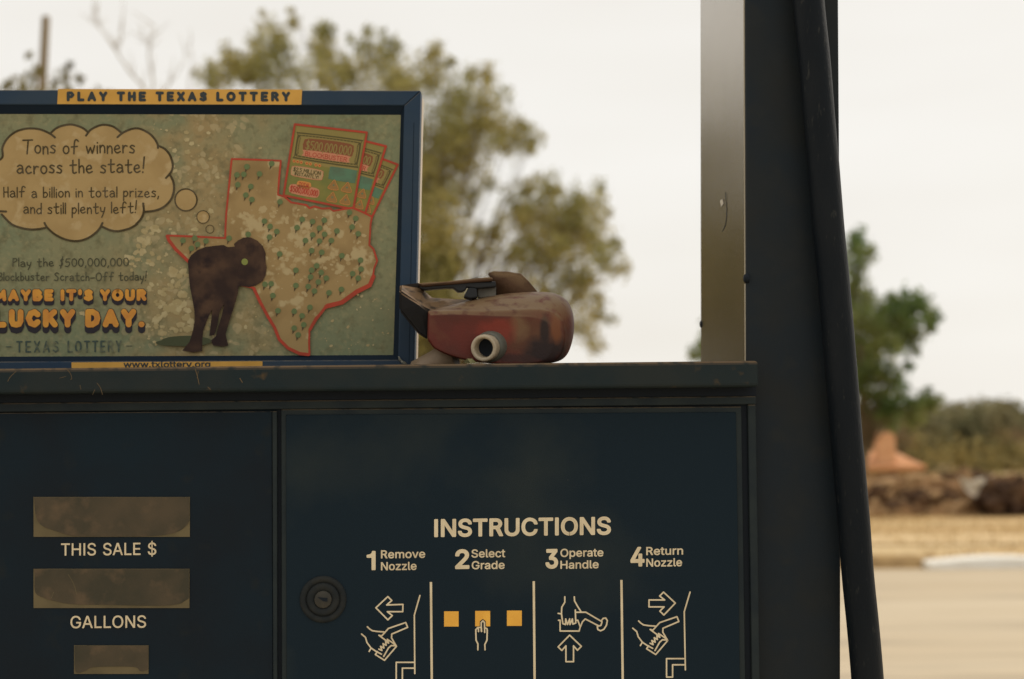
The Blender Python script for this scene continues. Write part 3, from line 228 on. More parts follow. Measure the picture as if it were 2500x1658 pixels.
class Ink:
    """Collects flat printed shapes traced in photograph pixels and lays them on a real plane, one mesh per print."""
    def __init__(self, pl, off): self.pl = pl; self.off = off; self.v = []; self.f = []; self.m = []; self.k = 0
    def poly(self, pts, mi=0, lift=0):
        i = len(self.v); self.v += [self.pl.p(*q) + self.pl.n * (self.off + lift) for q in pts]
        a = sum(p[0] * q[1] - q[0] * p[1] for p, q in zip(pts, list(pts[1:]) + [pts[0]]))
        idx = list(range(i, i + len(pts)))
        self.f.append(idx if a < 0 else idx[::-1]); self.m.append(mi)
    def disc(self, c, r, mi=0, lift=0, n=18, ry=None):
        self.poly([(c[0] + r * math.cos(2 * math.pi * k / n), c[1] + (ry or r) * math.sin(2 * math.pi * k / n)) for k in range(n)], mi, lift)
    def stroke(self, pts, wd, mi=0, lift=0, cap=True, closed=False, split=50):
        pts = [Vector(p) for p in pts]
        pts = [p for i, p in enumerate(pts) if i == 0 or (p - pts[i - 1]).length > 1e-4]
        if closed: pts.append(pts[0])
        runs = [[pts[0]]]
        for i in range(1, len(pts)):
            runs[-1].append(pts[i])
            if i < len(pts) - 1:
                a = pts[i] - pts[i - 1]; b = pts[i + 1] - pts[i]
                if a.length > 0 and b.length > 0 and abs(a.angle_signed(b)) > R(split): runs.append([pts[i]])
        h = wd / 2
        for r in runs:
            if len(r) < 2: continue
            self.k += 1; lf = lift + (self.k % 24) * 6e-6
            L, Rr = [], []
            for i, p in enumerate(r):
                t0 = (r[i] - r[i - 1]).normalized() if i else (r[1] - r[0]).normalized()
                t1 = (r[i + 1] - r[i]).normalized() if i < len(r) - 1 else t0
                t = (t0 + t1).normalized(); nn = Vector((-t.y, t.x)); c = max(.5, nn.dot(Vector((-t0.y, t0.x))))
                L.append(p + nn * h / c); Rr.append(p - nn * h / c)
            if cap:
                t = (r[0] - r[1]).normalized(); n0 = Vector((-t.y, t.x)); c0 = [r[0] + t * h * math.cos(a) + n0 * h * math.sin(a) for a in (R(-60), R(-30), 0, R(30), R(60))]
                t = (r[-1] - r[-2]).normalized(); n1 = Vector((-t.y, t.x)); c1 = [r[-1] + t * h * math.cos(a) + n1 * h * math.sin(a) for a in (R(-60), R(-30), 0, R(30), R(60))]
            else: c0 = c1 = []
            base = len(self.v); loop = L + c1[::-1] + Rr[::-1] + c0[::-1]
            # quads along the ribbon, fans on the caps
            off = self.off + lf
            def add(q): self.v.append(self.pl.p(q.x, q.y) + self.pl.n * off); return len(self.v) - 1
            li = [add(q) for q in L]; ri = [add(q) for q in Rr]
            for i in range(len(r) - 1): self.f.append([li[i], li[i + 1], ri[i + 1], ri[i]]); self.m.append(mi)
            if cap:
                e = [add(q) for q in c1]; self.f.append([li[-1]] + e[::-1] + [ri[-1]]); self.m.append(mi)
                e = [add(q) for q in c0]; self.f.append([ri[0]] + e[::-1] + [li[0]]); self.m.append(mi)
    def text(self, s, p0, p1, cap, bold=0, mi=0, lift=0, track=1.0):
        """Solid lettering in Blender's built-in face, stretched between two baseline pixels."""
        def glyphs(b):
            cu = bpy.data.curves.new('t', 'FONT'); cu.body = b; cu.offset = bold; cu.space_character = track; cu.resolution_u = 4
            o = bpy.data.objects.new('t', cu); COL.objects.link(o); bpy.context.view_layer.update()
            me = o.to_mesh(); v = [tuple(x.co) for x in me.vertices]; f = [tuple(x.vertices) for x in me.polygons]
            o.to_mesh_clear(); bpy.data.objects.remove(o); bpy.data.curves.remove(cu); return v, f
        hv, _ = glyphs('H'); ch = max(x[1] for x in hv) - min(x[1] for x in hv); b0 = min(x[1] for x in hv)
        v, f = glyphs(s); x0 = min(x[0] for x in v); x1 = max(x[0] for x in v)
        p0 = Vector(p0); d = Vector(p1) - p0; i = len(self.v)
        for x in v:
            q = p0 + d * ((x[0] - x0) / (x1 - x0)) + Vector((0, -cap * (x[1] - b0) / ch))
            self.v.append(self.pl.p(q.x, q.y) + self.pl.n * (self.off + lift))
        for q in f: self.f.append([i + k for k in q]); self.m.append(mi)
    def grot(self, s, p0, p1, cap, bold=0, mi=0, lift=0, track=0):
        """Solid grotesque lettering from the outlines above, thickened by the curve's offset."""
        x = 0; outl = []; groups = ([], [])
        for ch in s:
            if ch == ' ': x += .25 + track; continue
            adv, sp = GROT[ch]; info = []
            for pts in sp:
                o_ = []
                for u, k in enumerate(pts):
                    n_ = pts[(u + 1) % len(pts)]; P0, P1, P2, P3 = Vector(k[:2]), Vector(k[4:6]), Vector(n_[2:4]), Vector(n_[:2])
                    st_ = 1 if ((P1 - P0).length < 1 and (P2 - P3).length < 1) or abs((P3 - P0).cross(P1 - P0)) + abs((P3 - P0).cross(P2 - P0)) < 900 else 4
                    for w_ in range(st_):
                        t = w_ / st_; q = P0 * (1 - t) ** 3 + 3 * P1 * t * (1 - t) ** 2 + 3 * P2 * t * t * (1 - t) + P3 * t ** 3
                        o_.append((q.x / 1000 + x, q.y / 1000))
                info.append((sum(p[0] * q[1] - q[0] * p[1] for p, q in zip(o_, o_[1:] + o_[:1])), o_))
            big = max(info, key=lambda e: abs(e[0]))
            inside = lambda e: min(p[0] for p in e) >= min(p[0] for p in big[1]) - 1e-4 and max(p[0] for p in e) <= max(p[0] for p in big[1]) + 1e-4
            for e in info:
                outl.append(e[1]); extra = e is not big and e[0] * big[0] > 0
                groups[1 if extra else 0].append(e[1])
            x += adv / 1000 + track
        v, f = [], []; nv0 = 0
        for g in groups:
            if not g: continue
            cu = bpy.data.curves.new('t', 'CURVE'); cu.dimensions = '2D'; cu.fill_mode = 'FRONT'
            for o_ in g:
                b = cu.splines.new('POLY'); b.points.add(len(o_) - 1); b.use_cyclic_u = True
                for q, k in zip(b.points, o_): q.co = (k[0], k[1], 0, 1)
            o = bpy.data.objects.new('t', cu); COL.objects.link(o); bpy.context.view_layer.update()
            me = o.to_mesh(); i0 = len(v); v += [(*q.co[:2], 4e-6 if g is groups[1] else 0) for q in me.vertices]; f += [tuple(i0 + k for k in q.vertices) for q in me.polygons]
            o.to_mesh_clear(); bpy.data.objects.remove(o); bpy.data.curves.remove(cu)
        ch = max(k[1] for sp in GROT['H'][1] for k in sp) / 1000
        bp = bold * cap / ch; p0 = Vector(p0) + Vector((bp, -bp)); p1 = Vector(p1) + Vector((-bp, -bp)); cap -= 2 * bp
        x0 = min(q[0] for q in v); x1 = max(q[0] for q in v); d = p1 - p0; i = len(self.v)
        for a in v:
            q = p0 + d * ((a[0] - x0) / (x1 - x0)) + Vector((0, -cap * a[1] / ch))
            self.v.append(self.pl.p(q.x, q.y) + self.pl.n * (self.off + lift + a[2]))
        for q in f: self.f.append([i + k for k in q]); self.m.append(mi)
        if bold:
            for o_ in outl: self.stroke([p0 + d * ((a - x0) / (x1 - x0)) + Vector((0, -cap * b / ch)) for a, b in o_], 2 * bp, mi, lift + 8e-6, True, True, 35)
    def write(self, font, s, p0, p1, cap, wd, mi=0, lift=0, smooth=True, gap=.16, jit=0, space=.34, warp=None):
        """Single-stroke lettering: every glyph is pen strokes."""
        x = 0; lay = []
        for ch in s:
            if ch == ' ': x += space; continue
            g = font[ch]; wmax = max(a for st in g for a, _ in st); wmin = min(a for st in g for a, _ in st)
            lay.append((x - wmin, g)); x += wmax - wmin + gap
        tot = x - gap; p0 = Vector(p0); d = Vector(p1) - p0
        for x, g in lay:
            dy = random.uniform(-jit, jit)
            for st in g:
                q = [((x + a) / tot, b + dy) for a, b in st]
                q = [p0 + d * u + Vector((0, -cap * vv)) for u, vv in q]
                if warp: q = [Vector(warp(k)) for k in q]
                self.stroke(crom([tuple(k) for k in q]) if smooth else q, wd, mi, lift)
    def build(self, name, mats, parent):
        me = bpy.data.meshes.new(name); me.from_pydata(self.v, [], self.f)
        for m in (mats if isinstance(mats, (list, tuple)) else [mats]): me.materials.append(m)
        for p, k in zip(me.polygons, self.m): p.material_index = k
        me.update()
        n = self.pl.n
        fl = [p for p in me.polygons if p.normal.dot(n) < 0]
        if fl:
            bm = bmesh.new(); bm.from_mesh(me); bm.faces.ensure_lookup_table()
            bmesh.ops.reverse_faces(bm, faces=[bm.faces[p.index] for p in fl]); bm.to_mesh(me); bm.free()
        return link(name, me, parent)

def loop(cx, cy, rx, ry, n=9): return [(cx + rx * math.sin(2 * math.pi * k / n), cy + ry * math.cos(2 * math.pi * k / n)) for k in range(n + 1)]
HAND = {
 'a': [[(.07, .5), (.2, .6), (.34, .5), (.37, .25), (.4, .02)], [(.37, .3), (.18, .34), (.05, .16), (.16, 0), (.3, .06), (.38, .2)]],
 'b': [[(.06, 1), (.07, 0)], [(.07, .38), (.22, .5), (.36, .28), (.24, .02), (.07, .05)]],
 'c': [[(.34, .46), (.22, .56), (.06, .3), (.18, .02), (.38, .1)]],
 'd': [[(.38, 1), (.38, 0)], [(.37, .42), (.2, .5), (.05, .25), (.17, 0), (.37, .12)]],
 'e': [[(.06, .26), (.34, .34), (.27, .56), (.1, .46), (.06, .2), (.2, 0), (.4, .1)]],
 'f': [[(.42, .92), (.3, 1.04), (.19, .86), (.15, 0)], [(0, .5), (.36, .54)]],
 'h': [[(.06, 1), (.07, 0)], [(.07, .35), (.22, .52), (.33, .38), (.35, 0)]],
 'i': [[(.06, .55), (.07, 0)], [(.06, .76), (.07, .8)]],
 'k': [[(.06, 1), (.07, 0)], [(.34, .55), (.09, .25)], [(.15, .3), (.36, 0)]],
 'l': [[(.06, 1), (.06, 0)]],
 'n': [[(.06, .55), (.07, 0)], [(.07, .35), (.2, .55), (.33, .42), (.35, 0)]],
 'o': [loop(.22, .28, .17, .28)],
 'p': [[(.06, .55), (.05, -.36)], [(.06, .4), (.22, .56), (.36, .34), (.24, .05), (.07, .1)]],
 'r': [[(.06, .55), (.07, 0)], [(.07, .3), (.18, .52), (.32, .5)]],
 's': [[(.33, .5), (.18, .57), (.08, .44), (.3, .22), (.25, .02), (.04, .06)]],
 't': [[(.16, .95), (.16, .12), (.25, 0), (.36, .06)], [(0, .58), (.36, .61)]],
 'u': [[(.06, .55), (.07, .15), (.18, 0), (.32, .12), (.34, .55)], [(.34, .3), (.38, 0)]],
 'w': [[(.04, .55), (.14, .02)], [(.14, .02), (.28, .45)], [(.28, .45), (.4, .02)], [(.4, .02), (.54, .58)]],
 'y': [[(.05, .55), (.1, .18), (.3, .18)], [(.37, .55), (.3, .1), (.14, -.38)]],
 'z': [[(.05, .54), (.34, .54)], [(.34, .54), (.04, .02)], [(.04, .02), (.38, .04)]],
 'T': [[(0, 1), (.58, 1.02)], [(.32, 1), (.25, 0)]],
 'H': [[(.05, .95), (.06, 0)], [(.36, .98), (.37, 0)], [(.06, .48), (.37, .5)]],
 'P': [[(.08, .98), (.05, 0)], [(.07, .94), (.3, .96), (.37, .7), (.08, .46)]],
 'B': [[(.08, .95), (.05, 0)], [(.07, .94), (.34, .88), (.3, .6), (.08, .5)], [(.08, .5), (.4, .4), (.34, .06), (.05, 0)]],
 'S': [[(.44, .84), (.26, .98), (.08, .78), (.36, .4), (.3, .04), (.02, .1)]],
 'O': [loop(.28, .48, .25, .48)], '0': [loop(.24, .48, .19, .47)],
 '5': [[(.4, .95), (.12, .93)], [(.12, .93), (.08, .55), (.3, .56), (.36, .25), (.2, 0), (.02, .06)]],
 '$': [[(.3, 1.22), (.12, -.2)], [(.34, .84), (.2, .9), (.14, .7), (.28, .4), (.2, .12), (.04, .14)]],
 ',': [[(.08, .06), (.02, -.2)]], '-': [[(0, .32), (.36, .35)]], '!': [[(.12, 1.15), (.06, .3)], [(.03, .0), (.035, .04)]]}
CAPS = {
 'A': [[(0, 0), (.33, 1), (.66, 0)], [(.14, .3), (.52, .3)]],
 'B': [[(0, 0), (0, 1), (.36, 1), (.52, .8), (.38, .54), (.05, .53)], [(.38, .54), (.58, .3), (.42, 0), (0, 0)]],
 'C': [[(.58, .8), (.38, 1), (.14, .88), (0, .5), (.14, .12), (.38, 0), (.58, .2)]],
 'D': [[(0, 0), (0, 1), (.28, 1), (.52, .82), (.6, .5), (.52, .18), (.28, 0), (0, 0)]],
 'E': [[(.5, 1), (0, 1), (0, 0), (.5, 0)], [(0, .5), (.42, .5)]], 'G': [[(.58, .8), (.38, 1), (.14, .88), (0, .5), (.14, .12), (.38, 0), (.58, .14), (.58, .45), (.36, .45)]],
 'I': [[(0, 0), (0, 1)]], 'K': [[(0, 0), (0, 1)], [(.54, 1), (.04, .45)], [(.2, .6), (.58, 0)]],
 'L': [[(0, 1), (0, 0), (.48, 0)]], 'M': [[(0, 0), (.06, 1), (.38, .3), (.7, 1), (.76, 0)]],
 'N': [[(0, 0), (0, 1), (.55, 0), (.55, 1)]],
 'H': [[(0, 0), (0, 1)], [(.56, 1), (.56, 0)], [(0, .5), (.56, .5)]], 'P': [[(0, 0), (0, 1), (.36, 1), (.54, .74), (.36, .46), (.05, .46)]],
 'O': [loop(.36, .5, .36, .5, 12)], '0': [loop(.24, .5, .24, .5, 12)],
 'R': [[(0, 0), (0, 1), (.36, 1), (.54, .76), (.36, .5), (.05, .5)], [(.3, .5), (.56, 0)]],
 'S': [[(.5, .84), (.3, 1), (.06, .86), (.1, .6), (.46, .42), (.5, .14), (.26, 0), (0, .14)]],
 'T': [[(0, 1), (.6, 1)], [(.3, 1), (.3, 0)]], 'U': [[(0, 1), (0, .3), (.1, .06), (.28, 0), (.46, .06), (.56, .3), (.56, 1)]],
 'X': [[(0, 0), (.56, 1)], [(0, 1), (.56, 0)]], 'Y': [[(0, 1), (.3, .46), (.6, 1)], [(.3, .46), (.3, 0)]],
 "'": [[(0, 1), (0, .72)]], '.': [[(0, .0), (.02, .0)]], ',': [[(.05, .04), (0, -.16)]], '-': [[(0, .45), (.25, .45)]], '!': [[(0, 1), (0, .35)], [(0, 0), (0, .02)]],
 '$': [[(.5, .84), (.3, .98), (.06, .84), (.1, .6), (.46, .42), (.5, .16), (.26, .02), (0, .16)], [(.27, 1.15), (.27, -.15)]],
 '2': [[(0, .8), (.2, 1), (.45, .85), (.4, .55), (0, 0), (.48, 0)]], '5': [[(.48, 1), (.08, 1), (.04, .58), (.3, .62), (.48, .35), (.3, 0), (0, .1)]]}

# ------------------------------------------------------------------ materials
NAVY = (.0092, .0185, .0275)
M_navy = mat('navy_enamel', NAVY, .6, .08, col2=(.010, .015, .021), scale=9, bump=.15, bscale=900, dust=(.17, .125, .075), dust_amt=.8, col3=(.018, .021, .021), scale3=28, lo3=.6, hi3=.8)
M_lid = mat('lid_enamel', (.015, .024, .0275), .6, .10, col2=(.022, .028, .028), scale=18, bump=.2, bscale=700, dust=(.14, .095, .055), col3=(.075, .052, .028), scale3=60, lo3=.66, hi3=.82)
M_dark = mat('gap_shade_dark_fittings', (.006, .010, .016), .7, .2)  # near-black for the lid's painted shade strip, door gap, holes and bolts
M_trim = mat('worn_frame_edge', (.021, .029, .031), .6, .13, col2=(.014, .021, .026), scale=30, bump=.2, bscale=700, dust=(.12, .09, .055))
M_door = mat('door_enamel', (.0092, .0185, .0275), .6, .08, col2=(.026, .034, .034), scale=6, lo=.5, hi=.76, bump=.15, bscale=900, col3=(.10, .095, .075), scale3=330, lo3=.79, hi3=.84)
M_cream = mat('cream_screen_print', (.72, .62, .43), .6, .15, col2=(.62, .52, .35), scale=60)
M_amber = mat('amber_print', (.84, .46, .075), .55, .15, col2=(.76, .40, .065), scale=50)
M_lcd = mat('clouded_display_glass', (.052, .047, .032), .5, .12, col2=(.086, .067, .043), scale=24, lo=.4, hi=.68, col3=(.12, .085, .052), scale3=60, lo3=.52, hi3=.76, bump=.2, bscale=300)
M_lcdb = mat('display_backing', (.15, .12, .065), .7, .12, col2=(.11, .09, .05), scale=30)
M_lock = mat('lock_metal', (.015, .0185, .0205), .6, .12, col2=(.024, .026, .025), scale=80)
M_blue = mat('blue_aluminium', (.019, .041, .077), .55, .15, col2=(.03, .05, .077), scale=15, bump=.1, bscale=900, dust=(.2, .16, .1), dust_amt=.5)
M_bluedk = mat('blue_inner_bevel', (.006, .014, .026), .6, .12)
M_white = mat('white_sign_edge', (.50, .43, .34), .6, .2)
M_label = mat('amber_label', (.60, .34, .075), .6, .2, col2=(.52, .29, .06), scale=30)
M_inkblue = mat('navy_lettering', (.045, .055, .06), .7, .1)
M_ink = mat('brown_pen_ink', (.062, .048, .024), .8, .1, col2=(.1, .08, .05), scale=60)
M_ink2 = mat('green_pen_ink', (.062, .062, .04), .8, .1, col2=(.1, .1, .065), scale=60)
M_inkfade = mat('faded_lettering', (.06, .085, .075), .8, .1, col2=(.16, .17, .11), scale=120, lo=.45, hi=.62)
M_bub = mat('bubble_paper', (.40, .285, .13), .7, .1, col2=(.345, .24, .105), scale=35, col3=(.44, .33, .17), scale3=70, lo3=.54, hi3=.66)
M_orange = mat('orange_lettering', (.62, .30, .05), .6, .2, col2=(.5, .2, .045), scale=55)
M_maroon = mat('lettering_drop', (.035, .032, .04), .8, .1)
M_red = mat('red_outline', (.42, .06, .035), .7, .15, col2=(.34, .06, .035), scale=80)
M_map = mat('map_sand', (.34, .24, .11), .7, .1, col2=(.255, .175, .078), scale=26, lo=.42, hi=.64, col3=(.44, .35, .19), scale3=70, lo3=.56, hi3=.64)
M_pin = mat('green_marker', (.135, .18, .08), .7, .1); M_pindk = mat('marker_point', (.085, .07, .042), .8, .1)
M_calf = mat('dark_hide_print', (.038, .025, .022), .75, .08, col2=(.105, .062, .04), scale=30, lo=.46, hi=.74, col3=(.03, .02, .02), scale3=70, lo3=.5, hi3=.7)
M_eye = mat('eye_spot', (.22, .25, .07), .7, .15); M_shade = mat('printed_grass', (.07, .08, .045), .8, .1)
M_olive = mat('ticket_olive', (.23, .205, .058), .7, .15, col2=(.165, .18, .055), scale=50)
M_gold = mat('ticket_gold', (.27, .215, .075), .7, .15); M_tkdk = mat('ticket_dark', (.10, .085, .035), .7, .15)
M_tkred = mat('ticket_maroon', (.22, .085, .04), .7, .15); M_pink = mat('ticket_pink', (.52, .22, .13), .7, .15)
M_teal = mat('ticket_teal', (.105, .20, .125), .7, .15, col2=(.10, .155, .10), scale=90); M_tko = mat('ticket_orange', (.56, .24, .07), .7, .15)
M_tan = mat('ticket_cream', (.42, .30, .15), .7, .15); M_bag = mat('ticket_bag', (.30, .17, .06), .7, .15)

# poster paper: sea-green paper with sun-bleached sand blotches, spotted densest left of the map
def poster_mat(xa, xb):
    m = bpy.data.materials.new('sun_bleached_poster'); m.use_nodes = True; t = m.node_tree; N = t.nodes; L = t.links; b = N['Principled BSDF']
    b.inputs['Roughness'].default_value = .6; b.inputs['Specular IOR Level'].default_value = .2
    tc = N.new('ShaderNodeTexCoord')
    def noi(s, d=5, dst=0):
        n = N.new('ShaderNodeTexNoise'); n.inputs['Scale'].default_value = s; n.inputs['Detail'].default_value = d; n.inputs['Distortion'].default_value = dst
        L.new(tc.outputs['Object'], n.inputs['Vector']); return n.outputs['Fac']
    def rng(s, a, c, smooth=False):
        r = N.new('ShaderNodeMapRange'); r.inputs[1].default_value = a; r.inputs[2].default_value = c
        if smooth: r.interpolation_type = 'SMOOTHSTEP'
        L.new(s, r.inputs[0]); return r.outputs[0]
    def op(o, a, c):
        n = N.new('ShaderNodeMath'); n.operation = o
        for i, x in enumerate((a, c)):
            if isinstance(x, (int, float)): n.inputs[i].default_value = x
            else: L.new(x, n.inputs[i])
        return n.outputs[0]
    def mix(f, a, c):
        x = N.new('ShaderNodeMix'); x.data_type = 'RGBA'; L.new(f, x.inputs[0])
        if isinstance(a, tuple): x.inputs[6].default_value = (*a, 1)
        else: L.new(a, x.inputs[6])
        x.inputs[7].default_value = (*c, 1); return x.outputs[2]
    sp = N.new('ShaderNodeSeparateXYZ'); L.new(tc.outputs['Object'], sp.inputs[0])
    c = mix(rng(noi(9), .38, .62), (.175, .205, .12), (.225, .22, .12))
    band = op('MULTIPLY', rng(sp.outputs[0], xa - .07, xa + .05, True), rng(sp.outputs[0], xb + .07, xb - .03, True))
    sand = op('MULTIPLY', band, rng(noi(22, 6), .36, .55))
    c = mix(op('MULTIPLY', sand, .9), c, (.305, .225, .105))
    dirty = rng(noi(60, 6), .54, .70); c = mix(op('MULTIPLY', dirty, .65), c, (.13, .12, .06))
    vo = N.new('ShaderNodeTexVoronoi'); vo.inputs['Scale'].default_value = 105; vo.inputs['Randomness'].default_value = 1.0
    nn = N.new('ShaderNodeTexNoise'); nn.inputs['Scale'].default_value = 60; L.new(tc.outputs['Object'], nn.inputs['Vector'])
    vm = N.new('ShaderNodeVectorMath'); vm.operation = 'MULTIPLY_ADD'; L.new(nn.outputs['Color'], vm.inputs[0]); vm.inputs[1].default_value = (.016,) * 3; L.new(tc.outputs['Object'], vm.inputs[2])
    L.new(vm.outputs[0], vo.inputs['Vector'])
    spots = op('MULTIPLY', op('MULTIPLY', rng(vo.outputs['Distance'], .42, .34), rng(noi(24, 3), .46, .53)), band)
    c = mix(op('MULTIPLY', spots, .7), c, (.40, .33, .185))
    c = mix(op('MULTIPLY', rng(noi(220, 3), .5, .75), .5), c, (.32, .28, .15)); c = mix(op('MULTIPLY', rng(noi(170, 3), .55, .8), .6), c, (.10, .10, .05))
    moss = op('MULTIPLY', rng(noi(45, 7), .58, .68), rng(sp.outputs[2], 1.56, 1.50)); c = mix(op('MULTIPLY', moss, .5), c, (.20, .25, .14))
    L.new(c, b.inputs['Base Color']); return m

# ------------------------------------------------------------------ planes of the foreground
YAW = R(3.9)
FACE = Plane((0, 1.55, 1.4), YAW)            # front of the pump cabinet
COLP = Plane(FACE.o - FACE.n * .014, YAW)    # front of the column beside it
LIDP = Plane(FACE.o + FACE.n * .024, YAW)    # front of the overhanging lid
SIGN = Plane((0, 1.64, 1.5), R(-1.0))        # face of the topper sign
LIDTOP = LIDP.p(900, 890).z

# ------------------------------------------------------------------ ground and far setting
M_road = mat('pale_road', (.53, .45, .33), .9, .1, col2=(.47, .385, .27), scale=.5, lo=.35, hi=.65, bump=.3, bscale=30, stretch=(.25, 1.6, 1), col3=(.37, .31, .23), scale3=1.3, lo3=.5, hi3=.68)
M_dirt = mat('dry_ground', (.44, .29, .13), .95, .05, col2=(.55, .42, .24), scale=.45, lo=.42, hi=.6, bump=.5, bscale=8, stretch=(.3, 1.3, 1), col3=(.26, .16, .07), scale3=2.2, lo3=.56, hi3=.72)
def hgt(x, y):
    h = 0.0
    if y > 39: h -= 2.0 * min(1, (y - 39) / 12)
    if y > 75: h += 2.6 * min(1, (y - 75) / 60) ** 1.3
    return h
bm = bmesh.new()
xs = [-400, -200, -100] + list(range(-60, 61, 4)) + [100, 200, 400]; ys = [-60, -30, -10, 0, 8, 16] + [20 + i * 1.5 for i in range(42)] + [90, 110, 135, 160, 220, 400, 900]
grid = [[bm.verts.new((x, y, hgt(x, y) + (noise.noise((x * .3, y * .3, 0)) * .06 if y > 33 else 0))) for x in xs] for y in ys]
for j in range(len(ys) - 1):
    for i in range(len(xs) - 1): bm.faces.new([grid[j][i], grid[j][i + 1], grid[j + 1][i + 1], grid[j + 1][i]])
tag(bmobj('ground', bm, M_dirt, smooth=True), kind='structure')
# road: a sheet just above the ground, its far edge where the dry verge begins
bm = bmesh.new()
yf = gp(2350, 1390).y
vv = [bm.verts.new((x, y, .012)) for x, y in ((-120, -40), (120, -40), (120, yf + .25), (40, yf + .15), (8, yf), (4, yf - .1), (-20, yf), (-120, yf))]
bm.faces.new(vv); tag(bmobj('road', bm, M_road), kind='structure')
# pale worn track crossing the verge
bm = bmesh.new()
a, b = gp(2120, 1322), gp(2500, 1318)
n = 60; up = []; dn = []
for i in range(n + 1):
    x = -60 + 130 * i / n; y = a.y + .6 * math.sin(x * .35); hw = 1.5 + .35 * noise.noise((x * .4, 2, 0))
    up.append(bm.verts.new((x, y + hw, .014))); dn.append(bm.verts.new((x, y - hw, .014)))
for i in range(n): bm.faces.new([dn[i], dn[i + 1], up[i + 1], up[i]])
tag(bmobj('path', bm, mat('worn_track', (.62, .47, .28), .95, .05, col2=(.5, .36, .19), scale=1.2, bump=.4, bscale=10)), kind='structure')
# concrete island the pump stands on
bm = bmesh.new(); box(bm, Vector((-.1, 2.0, .06)), 2.6, 1.5, .12, bev=.02)
tag(bmobj('pump_island', bm, mat('island_concrete', (.36, .33, .28), .9, .1, col2=(.28, .25, .2), scale=6)), kind='structure')

# white kerb block and the low earth bank beside it
k0, k1 = gp(2272, 1392), gp(2560, 1389)
bm = bmesh.new()
ks = []
for i in range(9):
    t = i / 8; p = k0.lerp(k1 + (k1 - k0) * .6, t); h = .075 + .06 * math.sin(math.pi * min(1, t * 1.3))
    ks.append([bm.verts.new(p + Vector((0, dy, z))) for dy, z in ((0, 0), (.02, h), (.5, h + .01), (.55, 0))])
for i in range(8):
    for k in range(3): bm.faces.new([ks[i][k], ks[i + 1][k], ks[i + 1][k + 1], ks[i][k + 1]])
bm.faces.new(ks[0]); bm.faces.new(ks[-1][::-1]); bmesh.ops.recalc_face_normals(bm, faces=bm.faces[:])
tag(bmobj('concrete_kerb', bm, mat('white_concrete', (.8, .78, .72), .8, .1, col2=(.72, .68, .6), scale=3)), 'white concrete kerb at the far edge of the pale road', 'kerb')

bm = bmesh.new(); g0 = gp(2040, 1388); g1 = gp(2270, 1388); rw = []
for i in range(13):
    p = g0.lerp(g1, i / 12); h = .13 + .03 * noise.noise((i * .6, 1, 0)); rw.append([bm.verts.new(p + Vector((0, dy, z))) for dy, z in ((.0, 0), (.15, h * .7), (.5, h), (1.4, .0))])
for i in range(12):
    for k in range(3): bm.faces.new([rw[i][k], rw[i + 1][k], rw[i + 1][k + 1], rw[i][k + 1]])
tag(bmobj('verge', bm, mat('brown_verge', (.33, .22, .10), .95, .05, col2=(.22, .14, .065), scale=3, bump=.5, bscale=12)), kind='structure')
def rock(name, c, sx, sy, sz, m, seed, sub=3, amp=.35, fr=1.6):
    bm = bmesh.new(); bmesh.ops.create_icosphere(bm, subdivisions=sub, radius=1)
    for v in bm.verts:
        d = 1 + amp * noise.noise(v.co * fr + Vector((seed * 7.3, seed, 0))) + amp * .5 * noise.noise(v.co * fr * 2.7 + Vector((seed, 0, seed)))
        v.co = Vector((v.co.x * d * sx, v.co.y * d * sy, max(v.co.z, -.35) * d * sz))
    o = bmobj(name, bm, m); o.location = c; return o
M_soil = mat('brown_soil', (.27, .155, .075), .95, .05, col2=(.13, .07, .035), scale=2.0, lo=.42, hi=.6, bump=.6, bscale=9, col3=(.40, .26, .13), scale3=4)
M_soild = mat('dark_soil', (.06, .036, .025), .95, .05, col2=(.15, .09, .05), scale=2.5, bump=.6, bscale=9)
M_rubt = mat('tan_rubble', (.52, .35, .19), .95, .05, col2=(.26, .155, .075), scale=2.5, bump=.5, bscale=9)
# earth heap behind the verge
HY = 36
bm = bmesh.new()
hx0 = at(1700, 1270, HY).x; hx1 = at(2900, 1270, HY).x; nx, ny = 150, 22; rows = []
for j in range(ny + 1):
    row = []
    for i in range(nx + 1):
        x = hx0 + (hx1 - hx0) * i / nx; t = j / ny
        top = .80 + .12 * noise.noise((x * .9, 3, 0)) + .10 * noise.noise((x * 2.3, 7, 0))
        z = top * math.sin(math.pi * min(1, t * .62 + .0)) * (1 if t < .99 else .9)
        z += .2 * noise.noise((x * 2.2, t * 6, 1)) * (t > 0) + .13 * noise.noise((x * 5, t * 14, 1)) * (t > 0)
        row.append(bm.verts.new((x, HY + t * 3.2, max(z, -.02) if t > 0 else -.05)))
    rows.append(row)
for j in range(ny):
    for i in range(nx): bm.faces.new([rows[j][i], rows[j][i + 1], rows[j + 1][i + 1], rows[j + 1][i]])
tag(bmobj('earth_heap', bm, M_soil), kind='structure')
clods = [(2150, 1205, .35, .22, M_soild), (2185, 1240, .42, .2, M_soild), (2245, 1225, .34, .26, M_soild), (2225, 1250, .3, .15, M_soild), (2320, 1222, .3, .2, M_soild), (2265, 1205, .3, .16, M_rubt),
         (2345, 1240, .4, .2, M_rubt), (2300, 1260, .35, .16, M_rubt), (2395, 1262, .36, .17, M_rubt), (2130, 1258, .4, .18, M_rubt), (2290, 1178, .34, .15, M_rubt), (2180, 1182, .45, .16, M_rubt)]
_c = random.Random(19)
clods += [(_c.uniform(2105, 2420), _c.uniform(1165, 1262), _c.uniform(.16, .34), _c.uniform(.12, .24), _c.choice((M_soild, M_rubt, M_rubt))) for _ in range(26)]
